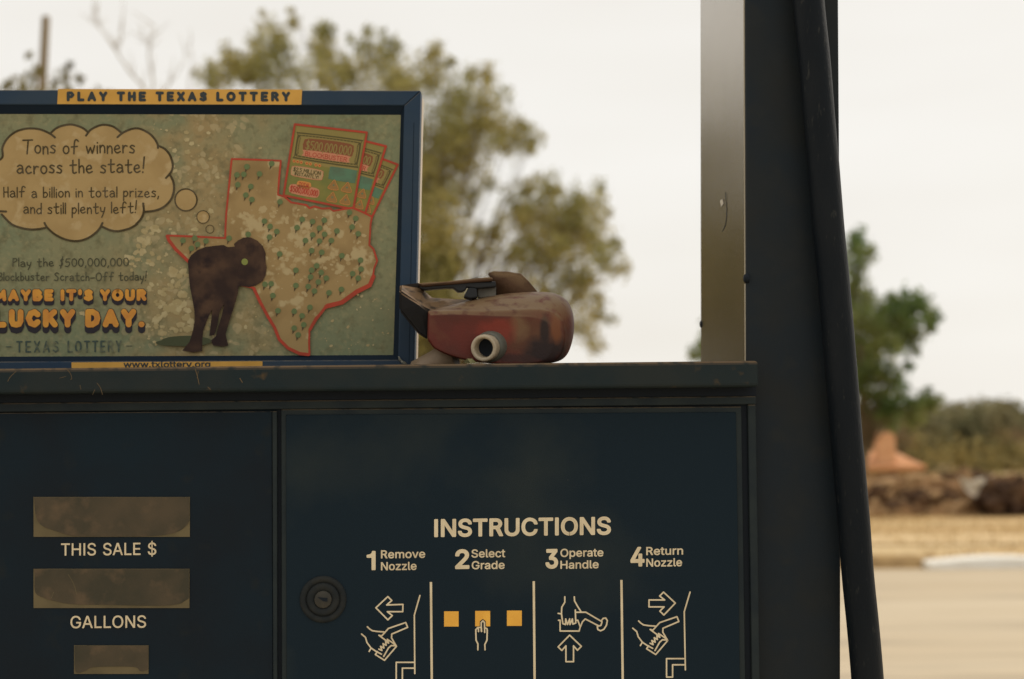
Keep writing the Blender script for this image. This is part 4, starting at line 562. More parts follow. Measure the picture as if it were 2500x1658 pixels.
for i, (px, py, s, h, m) in enumerate(clods):
    c = at(px, py, HY + .1 + .9 * (1270 - py) / 100); s *= .72; o = rock('soil_clod', c, s, s * .7, h * .8, m, i + 1, 3, .5)
    tag(o, 'dark brown soil clod half buried in the earth heap' if m is M_soild else 'tan clod of broken earth lying on the earth heap', 'clod', 'dark clods in the earth heap' if m is M_soild else 'tan clods on the earth heap')
# black stump mass at the right end
c = at(2455, 1228, HY - .1); o = rock('tree_stump', c, .62, .5, .50, M_soild, 21, 4, .75, 2.0); tag(o, 'large dark uprooted stump at the right end of the earth heap', 'stump')
c = at(2415, 1190, HY + .2); o = rock('root_ball', c, .36, .3, .22, M_soild, 29, 4, .8, 2.2); tag(o, 'smaller dark root ball beside the white sheet', 'root ball')
# torn white sheet draped in the heap
bm = bmesh.new(); pts = Q('I', [(720, 455), (745, 470), (790, 480), (840, 462), (905, 450), (900, 480), (850, 500), (830, 535), (815, 575), (780, 555), (745, 520)])
vs = [bm.verts.new(at(x, y, HY - .5 + (1220 - y) / 60 * .6 + .1 * math.sin(i * 1.9))) for i, (x, y) in enumerate(pts)]
ce = bm.verts.new(at(2372, 1180, HY - .3))
for i in range(len(vs)): bm.faces.new([ce, vs[i], vs[(i + 1) % len(vs)]])
bmesh.ops.solidify(bm, geom=bm.faces[:], thickness=.03)
tag(bmobj('torn_sheet', bm, mat('white_plastic_sheet', (.82, .77, .68), .7, .2, col2=(.7, .63, .5), scale=3, trans=.4)), 'crumpled off white sheet sticking out of the earth heap', 'sheet')

# hut with an orange hipped roof and block chimney, on the lower ground
HD = 56
M_roof = mat('orange_roof', (.58, .30, .15), .85, .1, col2=(.46, .21, .10), scale=1.5, bump=.4, bscale=6, col3=(.66, .40, .23), scale3=3)
M_wall = mat('tan_boards', (.42, .29, .15), .9, .1, col2=(.30, .19, .09), scale=1.2, stretch=(.2, .2, 8))
hut = empty('hut', (at(2150, 1140, HD).x, HD + 1.6, -2)); tag(hut, 'low tan hut with an orange hipped roof and stubby chimney', 'hut')
e0, e1 = at(2010, 1141, HD), at(2262, 1138, HD); pk = at(2186, 1106, HD + 1.6)
bm = bmesh.new(); box(bm, Vector(((e0.x + e1.x) / 2, HD + 1.75, (e0.z - 2.1) / 2)), e1.x - e0.x - .3, 3.0, e0.z + 2.1)
bmobj('wall', bm, M_wall, hut)
bm = bmesh.new()
bq = [bm.verts.new((x, y, e0.z + .02)) for x, y in ((e0.x, HD), (e1.x, HD), (e1.x, HD + 3.3), (e0.x, HD + 3.3))]
bl = [bm.verts.new((v.co.x, v.co.y, e0.z - .10)) for v in bq]
t0 = bm.verts.new((pk.x - 1.2, HD + 1.65, pk.z + .12)); t1 = bm.verts.new((pk.x, HD + 1.65, pk.z + .05))
for f in ((bq[0], bq[1], t1, t0), (bq[1], bq[2], t1), (bq[2], bq[3], t0, t1), (bq[3], bq[0], t0), tuple(bl[::-1])): bm.faces.new(f)
for i in range(4): bm.faces.new([bl[i], bl[(i + 1) % 4], bq[(i + 1) % 4], bq[i]])
roof = bmobj('roof', bm, M_roof, hut)
c0 = at(2160, 1100, HD + .6); c1 = at(2160, 1056, HD + .6)
bm = bmesh.new(); box(bm, Vector((c0.x, HD + .6, (c0.z - .5 + c1.z) / 2)), .64, .6, c1.z - c0.z + .5, bev=.06)
bmobj('chimney', bm, mat('pale_orange_block', (.68, .40, .23), .85, .1, col2=(.58, .31, .16), scale=2), roof)
# boarded fence below the hut
bm = bmesh.new(); f0, f1 = at(2000, 1164, 46), at(2330, 1164, 46)
for k in range(4): box(bm, Vector(((f0.x + f1.x) / 2, 46 + .01 * k, f0.z - .1 - k * .42)), f1.x - f0.x, .05, .36)
fe = bmobj('board_fence', bm, mat('weathered_boards', (.50, .36, .19), .9, .1, col2=(.36, .24, .12), scale=2, stretch=(.3, 1, 4))); tag(fe, 'low fence of weathered tan boards between hut and earth heap', 'fence')
bm = bmesh.new()
for k in range(5): x = f0.x + (f1.x - f0.x) * k / 4; box(bm, Vector((x, 46.1, f0.z - .9)), .1, .1, 2.0)
bmobj('fence_post', bm, M_wall, fe)
# orange marker post
p1 = at(2107, 992, 50); bm = bmesh.new()
tube(bm, [(p1.x, 50, -2), (p1.x, 50, p1.z - .6), (p1.x, 50, p1.z - .2), (p1.x, 50, p1.z)], [.06, .09, .14, .1], 12)
tag(bmobj('marker_post', bm, mat('orange_plastic', (.72, .36, .16), .7, .2, col2=(.6, .28, .12), scale=4)), 'thin orange marker post in front of the green tree', 'marker post')

# ------------------------------------------------------------------ trees
def leaves(bm_v, bm_f, c, rx, ry, rz, n, size, rnd, asp=.5):
    for _ in range(n):
        while True:
            p = Vector((rnd.gauss(0, .52), rnd.gauss(0, .52), rnd.gauss(0, .52)))
            if p.length < 1.45: break
        p = Vector((p.x * rx, p.y * ry, p.z * rz)) + c
        a = Vector((rnd.gauss(0, 1), rnd.gauss(0, 1), rnd.gauss(0, 1))).normalized(); b = a.orthogonal().normalized()
        s = size * rnd.uniform(.6, 1.4); b = b * s * asp; a = a * s
        i = len(bm_v); bm_v += [p - a, p + b - a * .1, p + a, p - b - a * .1]; bm_f.append([i, i + 1, i + 2, i + 3])
def tree(name, label, key, lobes, dist, base, leaf, dens, mleaf, mbark, seed, trunk_r=.2, thin=1.0, cat='tree', limbs=True, twig=None, group=None):
    rnd = random.Random(seed); x0, y0, s = Z[key]; V, Fc = [], []
    root = empty(name, base); tag(root, label, cat, group)
    cs = []
    for lx, ly, lr, *ld in lobes:
        r = lr / s / F * dist; d = dist + rnd.uniform(-1, 1) * min(1.8, 3 * r + .2)
        c = at(x0 + lx / s, y0 + ly / s, d); cs.append((c, r))
        n = int(dens * (r / leaf) ** 2 * thin * (ld[0] if ld else 1) * rnd.uniform(.6, 1.25)) + 4
        leaves(V, Fc, c, r, r * 1.1, r, n, leaf, rnd)
        for _ in range(3):      # ragged sprays outside the lobe
            q = Vector((rnd.gauss(0, 1), rnd.gauss(0, 1), rnd.gauss(.3, 1))).normalized()
            leaves(V, Fc, c + q * r * 1.15, r * .45, r * .45, r * .65, max(4, n // 8), leaf * .85, rnd)
    me = bpy.data.meshes.new('crown'); me.from_pydata(V, [], Fc); me.materials.append(mleaf); link('crown', me, root)
    bm = bmesh.new(); b = Vector(base)
    top = max(c.z for c, r in cs); mid = Vector((sum(c.x for c, r in cs) / len(cs), dist, (top + b.z) * .3))
    tr = [b, b.lerp(mid, .4) + Vector((.05, 0, 0)), mid, mid.lerp(max(cs, key=lambda q: q[0].z)[0], .5)]
    tube(bm, tr, [trunk_r, trunk_r * .8, trunk_r * .5, trunk_r * .2], 9)
    if limbs:
        for c, r in cs:
            st = tr[1].lerp(tr[2], rnd.uniform(.1, 1)); m = st.lerp(c, .5) + Vector((0, 0, .12 * (c - st).length))
            tube(bm, [st, m, c + Vector((0, 0, r * .6))], [trunk_r * .12, trunk_r * .05, trunk_r * .02], 6)
    bmobj('trunk', bm, mbark, root, True); return root
M_bark = mat('bark', (.15, .12, .075), .95, .05, col2=(.2, .16, .10), scale=6)
M_leafo = mat('olive_leaves', (.44, .385, .155), .7, .1, col2=(.325, .31, .115), scale=1.1, lo=.4, hi=.6, island=.4, trans=.55)
M_leafg = mat('green_leaves', (.14, .21, .065), .7, .1, col2=(.24, .26, .085), scale=1.0, lo=.42, hi=.62, island=.35, trans=.5)
M_leafy = mat('yellow_shrub_leaves', (.29, .23, .085), .8, .1, col2=(.19, .165, .065), scale=.6, island=.3, trans=.35)
M_leafd = mat('dull_wood_leaves', (.26, .225, .115), .8, .1, col2=(.20, .195, .10), scale=.25, island=.3, trans=.4)
M_leafb = mat('brown_shrub_leaves', (.21, .15, .08), .8, .1, col2=(.15, .115, .06), scale=.9, island=.3, trans=.35)
LOB = [(330, 200, 80), (285, 110, 36), (405, 95, 34), (280, 60, 16), (405, 45, 16), (330, 310, 110), (130, 320, 80), (130, 220, 36), (50, 330, 50), (220, 300, 60),
       (540, 220, 75), (560, 125, 30), (520, 330, 100), (640, 330, 80), (720, 220, 62), (720, 140, 26), (655, 170, 22), (800, 260, 70), (835, 180, 26), (850, 360, 110),
       (980, 330, 100), (1020, 225, 34), (1100, 420, 120), (1170, 330, 34), (1230, 450, 95), (1310, 395, 34), (1050, 560, 150), (1200, 560, 120), (1330, 600, 85), (1430, 590, 50), (1380, 540, 40),
       (1000, 700, 140), (1120, 700, 110), (1000, 850, 130), (1040, 1000, 120), (1160, 850, 55), (1000, 1130, 110), (1190, 1080, 100), (1290, 950, 45), (1400, 900, 100),
       (1480, 780, 55), (1500, 950, 120), (1600, 900, 80), (1690, 870, 65), (1720, 800, 26), (1660, 1020, 110), (1740, 1120, 80), (1820, 1145, 34), (1780, 1030, 30), (1500, 1120, 120), (1360, 1100, 100), (1600, 1190, 85),
       (1700, 1300, 52), (1640, 1400, 60), (1700, 1470, 40), (1570, 1330, 60), (1760, 1360, 26), (1500, 1280, 70), (1250, 1250, 80), (1050, 1280, 110), (500, 900, 220), (300, 1000, 220), (600, 1250, 220), (100, 750, 180), (100, 1100, 220), (300, 1300, 200), (900, 1430, 100), (1000, 1480, 100), (1120, 1500, 90), (900, 1250, 100), (940, 1350, 90), (700, 650, 220), (400, 650, 200), (750, 1000, 220)]  # some broad lobes behind the sign added to fill the column's reflection
_r = random.Random(77)
LOB += [(x + max(-1.1, min(1.1, _r.gauss(0, .75))) * r, y + max(-1.1, min(1.1, _r.gauss(0, .75))) * r, r * _r.uniform(.25, .5)) for x, y, r in LOB if r > 45 and y < 1350 for _ in range(2)]
tree('broadleaf_tree', 'tall olive green tree with ragged airy crown behind the lottery sign', 'M', LOB, 27, (at(1050, 1110, 27).x, 27, 0), .045, 8.0, M_leafo, M_bark, 3, .2)
LOBG = [(330, 180, 75), (320, 110, 30), (420, 250, 55), (330, 330, 60), (330, 430, 50), (300, 510, 65), (400, 590, 75), (595, 560, 34), (600, 610, 50), (680, 650, 80), (785, 610, 70), (770, 545, 26), (890, 720, 48), (740, 770, 90), (900, 790, 26),
        (560, 720, 100), (430, 750, 110), (700, 880, 75), (500, 900, 100), (390, 1000, 110), (780, 960, 36), (370, 1150, 110), (540, 1120, 66), (620, 1190, 60), (720, 1080, 36), (480, 1290, 70), (640, 1290, 40), (500, 1420, 80), (620, 1420, 80), (750, 1400, 75), (880, 1320, 55), (860, 1410, 60), (760, 1490, 85), (560, 1500, 100),
        (120, 500, 130), (150, 800, 180), (80, 1100, 180), (-120, 900, 150), (-380, 1050, 150), (-620, 980, 120), (-800, 950, 55), (-860, 990, 40), (-810, 900, 30), (-300, 750, 120)]
LOBG = [(x, y - (60 if y > 1350 else 0), r * (1.0 if y > 1350 else 1.28 if r > 45 else 1.0)) for x, y, r in LOBG]
tree('green_tree', 'dense dark green tree right of the hose above the hut', 'N', LOBG, 40, (at(2080, 1110, 40).x, 40, -.3),   .08, 14.0, M_leafg, M_bark, 5, .22)
# treetop at the far left; unseen lower crown added for the column's reflection
LOBL = [(90, 900, 60), (340, 880, 70), (430, 800, 40), (590, 900, 60), (760, 850, 70), (870, 880, 50), (780, 740, 30), (720, 960, 80), (300, 980, 90), (500, 1000, 100), (100, 1010, 80), (320, 610, 18), (500, 1300, 260), (200, 1300, 260), (900, 1230, 200), (1200, 1280, 220), (1500, 1350, 250), (1800, 1450, 250), (700, 1600, 300), (1200, 1700, 300), (1700, 1800, 300), (500, 2100, 350), (1200, 2200, 350), (1800, 2300, 350), (100, 2400, 350), (900, 2700, 400), (1500, 2800, 400), (700, 3300, 400), (1300, 3400, 400), (300, 2900, 400), (1900, 3300, 400), (400, 3900, 500), (1200, 4000, 500), (2000, 4000, 500), (-200, 4200, 500), (800, 4500, 500), (1600, 4500, 500), (2400, 4400, 500), (300, 4900, 400), (1200, 4900, 400), (2100, 4900, 400)]
LOBL = [(x, y, r, .07) if r <= 100 else (x, y, r) for x, y, r in LOBL]
tree('small_tree', 'thin straw coloured treetop at the foot of the wooden pole', 'L', LOBL, 33, (at(90, 1110, 33).x, 33, 0), .1, 14, mat('straw_leaves', (.30, .25, .10), .7, .1, col2=(.22, .19, .075), scale=1.1, island=.4, trans=.5), M_bark, 9, .14)
# bare tree: pale twigs against the sky
bt = empty('bare_tree', (at(360, 1110, 30).x, 30, 0)); tag(bt, 'bare pale tree with thin forked twigs left of the olive tree', 'tree')
bm = bmesh.new(); rnd = random.Random(12); pb = Vector(bt.location)
fork = at(365, 330, 30); tube(bm, [pb, pb.lerp(fork, .6) + Vector((.1, 0, 0)), fork], [.12, .08, .05], 8)
bmobj('trunk', bm, M_bark, bt, True)
bm = bmesh.new()
def limb(pts, r):
    q = [at(x, y, 30 + rnd.uniform(-.3, .3)) for x, y in Q('L', pts)]; tube(bm, q, [.72 * r * (1 - .8 * i / (len(q) - 1)) for i in range(len(q))], 6)
    for a, b in zip(q, q[1:]):
        for _ in range(2):
            s = a.lerp(b, rnd.random()); e = s + Vector((rnd.gauss(0, .22), rnd.gauss(0, .2), abs(rnd.gauss(.3, .2)))); tube(bm, [s, s.lerp(e, .5) + Vector((.03, 0, 0)), e], [.012, .008, .003], 5)
limb([(1660, 1500), (1600, 970), (1440, 800), (1280, 550), (1100, 300), (900, 150)], .036); limb([(1280, 550), (1330, 430), (1345, 280)], .016); limb([(1660, 1500), (1700, 900), (1650, 600), (1670, 450), (1720, 300)], .034)
limb([(1700, 1500), (1830, 1000), (1960, 830), (2080, 600)], .024); limb([(1650, 520), (1600, 430), (1560, 330)], .013); limb([(1100, 300), (1040, 180), (1060, 60)], .014); limb([(2080, 1400), (2100, 900), (2130, 700), (2100, 520)], .022)
bmobj('branches', bm, mat('pale_twigs', (.42, .36, .26), .9, .1), bt, True)
# shrubs and the far wood
def shrub(name, label, lobes, key, dist, z0, m, seed, leaf=.09, dens=3, group=None):
    tree(name, label, key, lobes, dist, (at(*Q(key, [lobes[0][:2]])[0], dist).x, dist, z0), leaf, dens, m, M_bark, seed, .07, 1, 'shrub', True, group=group)
shrub('brown_shrub', 'rounded brown shrub between the green tree and the hut roof', [(370, 205, 55), (300, 220, 50), (330, 180, 40), (420, 215, 45), (260, 240, 40), (360, 260, 70), (450, 270, 50)], 'I', 62, -2, M_leafb, 14, .13)
shrub('yellow_shrub', 'yellowish shrub just right of the hut roof', [(520, 290, 60), (460, 260, 40), (600, 300, 60), (560, 340, 60), (640, 350, 60), (500, 340, 50)], 'I', 70, -2, M_leafy, 15, .15)
shrub('tall_grass_clump', 'broad yellow green thicket behind the white sheet', [(700, 310, 60), (780, 300, 55), (860, 300, 55), (940, 310, 60), (1020, 300, 55), (1100, 310, 60), (760, 350, 60), (880, 355, 60), (1000, 355, 60), (1080, 360, 60), (700, 370, 60), (820, 380, 60), (940, 390, 60), (1060, 390, 60)], 'I', 75, -2, M_leafy, 16, .16)
shrub('rust_shrub', 'rust brown shrub at the right edge of the photo below the wood', [(1010, 225, 50), (1060, 240, 45), (970, 250, 45), (1030, 270, 55), (1100, 260, 50)], 'I', 85, -1.5, M_leafb, 17, .16)
V, Fc = [], []; rnd = random.Random(31)
for k in range(420):
    x = rnd.uniform(-30, 75); y = rnd.uniform(118, 150)
    px = 1250 + F * x / y; tp = 1.42 + (y / F) * (112 + 14 * noise.noise((px * .009, 0, 0)) + 18 * min(1, max(0, (px - 2250) / 250))) * rnd.uniform(.82, 1.0)
    r = rnd.uniform(1.0, 1.7); z = tp - r
    leaves(V, Fc, Vector((x, y, z)), r, r, r, 220, .22, rnd, .7)
    leaves(V, Fc, Vector((x, y, z * .45)), r * 1.3, r, abs(z) * .6 + .6, 260, .26, rnd, .7)
for k in range(330):        # mostly unseen clumps added at left to darken the column side's reflection
    y = rnd.uniform(40, 52); tx = rnd.uniform(-.9, -.19); x = tx * y; px = 1250 + F * x / y
    top = 1.42 + y * (rnd.uniform(.19, .25) if px < -320 else rnd.uniform(.15, .17)); r = rnd.uniform(1.0, 1.8); z = rnd.uniform(.2, 1) * (top - r)
    leaves(V, Fc, Vector((x, y, z)), r, r, r, 240, .2, rnd, .7)
me = bpy.data.meshes.new('far_wood'); me.from_pydata(V, [], Fc); me.materials.append(M_leafd); tag(link('far_wood', me), 'dull olive wood along the horizon', 'wood', kind='stuff')
# dry grass on the verge
V, Fc = [], []; rnd = random.Random(8)
for k in range(9000):
    x = rnd.uniform(2, 16); y = rnd.uniform(yf + .3, 36)
    if noise.noise((x * .35, y * .8, 5)) < .02: continue
    h = rnd.uniform(.04, .13); a = rnd.uniform(0, 6.28); wv = Vector((math.cos(a), math.sin(a), 0)) * .012; p = Vector((x, y, 0)); t = p + Vector((rnd.gauss(0, .03), rnd.gauss(0, .03), h))
    i = len(V); V += [p - wv, p + wv, t]; Fc.append([i, i + 1, i + 2])
me = bpy.data.meshes.new('dry_grass'); me.from_pydata(V, [], Fc); me.materials.append(mat('straw', (.48, .34, .15), .9, .1, col2=(.32, .2, .08), scale=.6, island=.3, trans=.3)); tag(link('dry_grass', me), 'short straw coloured grass on the verge', 'grass', kind='stuff')
# wooden pole
t = at(112, 40, 42); bmx = at(103, 220, 42); sl_ = (t.x - bmx.x) / (t.z - bmx.z)
bm = bmesh.new(); tube(bm, [(t.x - sl_ * t.z, 42, 0), (t.x, 42, t.z - .05), (t.x, 42, t.z)], [.15, .105, .09], 14)
tag(bmobj('wooden_pole', bm, mat('grey_wood', (.27, .21, .12), .9, .1, col2=(.2, .15, .085), scale=8, stretch=(1, 1, .1))), 'bare wooden pole standing above the left end of the lottery sign', 'pole')

# ------------------------------------------------------------------ fuel pump
pump = empty('fuel_pump', (FACE.p(800, 1300).x, FACE.o.y + .25, .12)); tag(pump, 'navy blue fuel pump with two clouded displays and an instruction door', 'fuel pump')
XL = -420                                             # the cabinet's left end, out of the picture
def low(x, y0=1300): return (x, 4300)                 # down to the island
bm = bmesh.new()
# cabinet core behind the panels
prism(bm, FACE, [(XL + 20, 985), (1818, 962), (1818, 4290), (XL + 20, 4290)], -.006, -.42)
bmobj('cabinet', bm, M_navy, pump)
# front frame strips, proud of the panels
bm = bmesh.new()
prism(bm, FACE, [(XL, 988), (1846, 967), (1846.3, 987), (XL, 1010)], .0, -.0055, .0012)
prism(bm, FACE, [(664.5, 1003.5), (676.5, 1003.3), (677, 1760), (667, 1760)], -.0003, -.0055, .0012)
prism(bm, FACE, [(1826, 987.8), (1845.8, 987.5), (1856, 1700), (1837, 1700)], -.0003, -.0055, .0012)
bmobj('front_frame', bm, M_trim, pump)
# display panel
disp = bmesh.new(); prism(disp, FACE, [(XL, 1010.5), (664, 1004), (666.5, 1760), (XL, 1760)], -.0022, -.0056, .0008)
disp = bmobj('display_panel', disp, M_navy, pump)
def window(x0, y0, x1, y1, crescent, parent):
    bm = bmesh.new(); prism(bm, FACE, rect(x0, y0, x1, y1), -.0014, -.0021)
    wdw = bmobj('display_window', bm, M_lcdb, parent)
    wdt = x1 - x0; hh = y1 - y0
    pts = [(x0 + 1.5, y0 + 1), (x1 - 1, y0 + 1)] + crom([(x1 - 1 + u * wdt, y0 + v * hh) for u, v in crescent], 5)
    i = Ink(FACE, -.0010); i.poly(pts); return wdw, i
w1, i1 = window(81, 1213.5, 463, 1311, [(0, .6), (-.02, .72), (-.07, .86), (-.16, .955), (-.3, .985), (-.5, .99), (-.7, .985), (-.77, .96), (-.85, .86), (-.93, .75), (-.97, .6), (-.985, .4), (-.99, .2)], disp)
w2, i2 = window(81, 1389, 462, 1485, [(0, .75), (-.03, .82), (-.07, .9), (-.2, .94), (-.5, .92), (-.75, .90), (-.86, .82), (-.93, .74), (-.985, .6), (-.99, .2)], disp)
w3, i3 = window(180, 1576, 362, 1646, [(-.0, .85), (-.1, .90), (-.18, .76), (-.5, .74), (-.75, .77), (-.85, .9), (-.97, .93), (-.985, .4)], disp)
i2.stroke(crom(Q('F', [(545, 730), (580, 790), (600, 840), (612, 890)])), 1.1, 1, .0001); i2.stroke(Q('F', [(430, 870), (410, 920)]), 1, 1, .0001)
for i in (i1, i2, i3): i.build('screen_glass', [M_lcd, M_lcdb], pump)
def lettering(items, parent, m=M_cream, pl=FACE, off=-.0018, name='lettering'):
    i = Ink(pl, off)
    for it in items: i.grot(*it)
    return i.build(name, m, parent)
lettering([('THIS SALE $', (148, 1357), (381, 1355), 30, .006)], disp); lettering([('GALLONS', (171, 1534.5), (356, 1533), 30, .006)], disp)
# gap lining behind the door
bm = bmesh.new(); prism(bm, FACE, [(677, 993), (1826, 987), (1837, 1760), (677, 1760)], -.0050, -.0058)
bmobj('door_gap', bm, M_dark, pump)
door = bmesh.new()
prism(door, FACE, [(686, 999), (1811, 992.5), (1822, 1760), (688, 1760)], -.0012, -.0049, .0012, 3)
door = bmobj('instruction_door', door, M_trim, pump)
bm = bmesh.new(); prism(bm, FACE, [(698, 1013), (1797, 1006.5), (1808, 1752), (700, 1752)], .0002, -.0011, .0008)
bmobj('door_panel', bm, M_door, door)
OFF = .0004
lettering([('INSTRUCTIONS', (1060, 1311.5), (1491.5, 1305.5), 44, .022)], door, off=OFF)
for it in ([('1', (895, 1392), (917, 1392), 47, .022), ('Remove', (930, 1363.5), (1038, 1362), 20, .014), ('Nozzle', (930, 1392.5), (1017, 1391.5), 20, .014)],
           [('2', (1111, 1389.5), (1146, 1389), 48, .024), ('Select', (1151, 1361.5), (1233.5, 1360.5), 20, .014), ('Grade', (1151.5, 1390), (1232, 1389), 20, .014)],
           [('3', (1331.5, 1388.5), (1362.5, 1388), 48, .024), ('Operate', (1368, 1360), (1473, 1358.5), 20, .014), ('Handle', (1368, 1389), (1461.5, 1387.5), 20, .014)],
           [('4', (1539, 1383.5), (1573.5, 1383), 48, .024), ('Return', (1577.5, 1355.5), (1667.5, 1354), 20, .014), ('Nozzle', (1577.5, 1383.8), (1665, 1382.5), 20, .014)]):
    lettering(it, door, off=OFF)
pic = Ink(FACE, OFF); W = 3.5
for a in ([(1052, 1421), (1055, 1760)], [(1303, 1419), (1306, 1760)], [(1517, 1416), (1521.5, 1760)]): pic.stroke(a, 5.6, 0, 0, False)
def st(k, pts, sm=False, closed=False): pic.stroke(crom(Q(k, pts)) if sm else Q(k, pts), W, 0, 0, True, closed)
st('G', [(248, 930), (355, 830), (390, 865), (345, 905), (490, 900), (488, 965), (350, 965), (395, 1000), (355, 1038)], closed=True)
st('G', [(642, 820), (592, 995), (596, 1518)]); st('G', [(430, 1640), (430, 1418), (588, 1418)]); st('G', [(485, 1640), (485, 1470), (590, 1470)])
HANDN = [[(172, 1100), (190, 1118), (215, 1135), (260, 1142), (320, 1146)], [(120, 1165), (155, 1195), (168, 1240), (205, 1290), (250, 1320), (298, 1345)], [(205, 1290), (188, 1320)],
         [(300, 1182), (360, 1115), (515, 1062), (532, 1105), (390, 1165), (388, 1200), (432, 1275), (325, 1400), (243, 1348), (262, 1322)], [(300, 1182), (275, 1176), (345, 1228)],
         [(275, 1300), (302, 1312), (290, 1275), (320, 1290), (312, 1250), (340, 1266), (335, 1232), (362, 1246), (350, 1212), (400, 1245), (432, 1275)], [(318, 1365), (360, 1290), (385, 1268), (425, 1270)]]
for s in HANDN: st('G', s); st('H', [(x + 850, y - 52) for x, y in s])
st('H', [(1350, 888), (1245, 790), (1210, 825), (1255, 860), (1115, 860), (1115, 922), (1250, 922), (1212, 960), (1248, 995)], closed=True)
st('H', [(1482, 790), (1430, 965), (1440, 1485)]); st('H', [(1432, 1385), (1272, 1385), (1272, 1550), (1326, 1550), (1326, 1440), (1437, 1440)])
for s in ([(362, 832), (362, 880), (335, 925), (332, 985), (345, 1072)], [(303, 980), (332, 985)], [(447, 832), (449, 868), (475, 915), (507, 965)], [(456, 950), (460, 1062)],
          [(460, 970), (550, 970), (695, 1055), (685, 1088), (655, 1095)], [(497, 1110), (520, 1055), (545, 1030), (665, 1092)], [(305, 1042), (320, 1042), (320, 1138), (490, 1138), (500, 1100), (478, 1042), (462, 1042)],
          [(345, 1072), (368, 1080), (370, 1030), (386, 1080), (405, 1030), (408, 1080), (430, 1030), (434, 1076), (460, 1066)], [(690, 1045), (705, 1025), (728, 1022), (742, 1045), (735, 1085), (712, 1122), (682, 1136), (658, 1125), (652, 1098)]): st('H', s)
st('H', [(405, 1175), (510, 1275), (475, 1310), (440, 1270), (440, 1412), (372, 1412), (372, 1270), (335, 1312), (302, 1280)], closed=True)
for x0, y0, x1, y1 in ((858, 962, 988, 1098), (1136, 958, 1270, 1096), (1420, 955, 1553, 1092)): pic.poly(Q('G', rect(x0, y0, x1, y1)), 1)
pic.poly(Q('G', [(1176, 1110), (1178, 1050), (1205, 1030), (1230, 1050), (1234, 1110)]), 2, .00012)
pic.off += .0002
for s in ([(1190, 1140), (1190, 1062), (1205, 1046), (1219, 1062), (1221, 1150)], [(1144, 1220), (1141, 1126), (1160, 1106), (1188, 1106)], [(1164, 1108), (1166, 1142)], [(1222, 1108), (1241, 1116), (1244, 1132), (1241, 1220), (1222, 1258), (1224, 1306)], [(1144, 1220), (1160, 1252), (1160, 1306)], [(1192, 1110), (1193, 1142)]): st('G', s)
pic.build('instruction_pictograms', [M_cream, M_amber, M_door], door)
bm = bmesh.new(); c = FACE.p(789, 1463) + FACE.n * .0002; s_ = 1.55 / F * 1.0
lathe(bm, c, FACE.n, [(56 * s_, 0), (55 * s_, .0015), (50 * s_, .0022), (42 * s_, .0020), (40.5 * s_, .0006), (39 * s_, .0006), (38 * s_, .0030), (34 * s_, .0036), (24 * s_, .0034), (22 * s_, .0024), (0, .0022)], 48)
lk = bmobj('lock', bm, M_lock, door)
bm = bmesh.new(); lathe(bm, c, FACE.n, [(21 * s_, .002), (20.5 * s_, .0040), (19 * s_, .0045), (0, .0046)], 40); bmobj('lock_core', bm, mat('worn_brass_core', (.034, .033, .028), .5, .2, col2=(.05, .046, .037), scale=120), lk)
bm = bmesh.new(); prism(bm, FACE, Q('P', [(776, 1457), (800, 1459), (800, 1468), (790, 1467)]), .0052, .0044)
bmobj('keyhole', bm, M_dark, pump)
# lid: a back slab and a rolled front lip that overhangs
bm = bmesh.new()
prism(bm, LIDP, [(XL - 10, 908), (1814, 885), (1814, 938), (XL - 10, 962)], -.022, -.44)
bl_ = [(XL - 20, 904.5), (1852, 880.5), (1854, 944), (XL - 20, 966)]
prism(bm, LIDP, bl_, .0, -.0215, .0035, 3)
lid = bmobj('lid', bm, M_lid, pump)
bm = bmesh.new(); prism(bm, FACE, [(XL + 2, 950), (1845, 930), (1847, 966.5), (XL + 2, 987.5)], -.0012, -.013)  # dark strip painting the shade under the lid's overhang, covers the sliver at right
bmobj('lid_shade_strip', bm, M_dark, pump)
M_web = mat('cobweb_dirt', (.16, .11, .06), .9, .1)
for pts, wd in (([(45, 168), (62, 140), (92, 112)], 1.6), ([(378, 92), (405, 120), (415, 150), (408, 158)], 1.5), ([(345, 150), (380, 140)], 1.2), ([(1128, 98), (1140, 140), (1150, 185)], 2), ([(1145, 110), (1138, 150)], 1.3), ([(560, 178), (580, 205), (592, 245)], 1.5), ([(548, 215), (535, 245)], 1.2), ([(462, 190), (468, 215)], 1.2), ([(1385, 150), (1400, 175)], 2.4), ([(1200, 200), (1215, 215)], 1.6)):
    i = Ink(LIDP, .0003); i.stroke(crom(Q('S', pts)), wd * .7); i.build('scratch', M_web, lid)

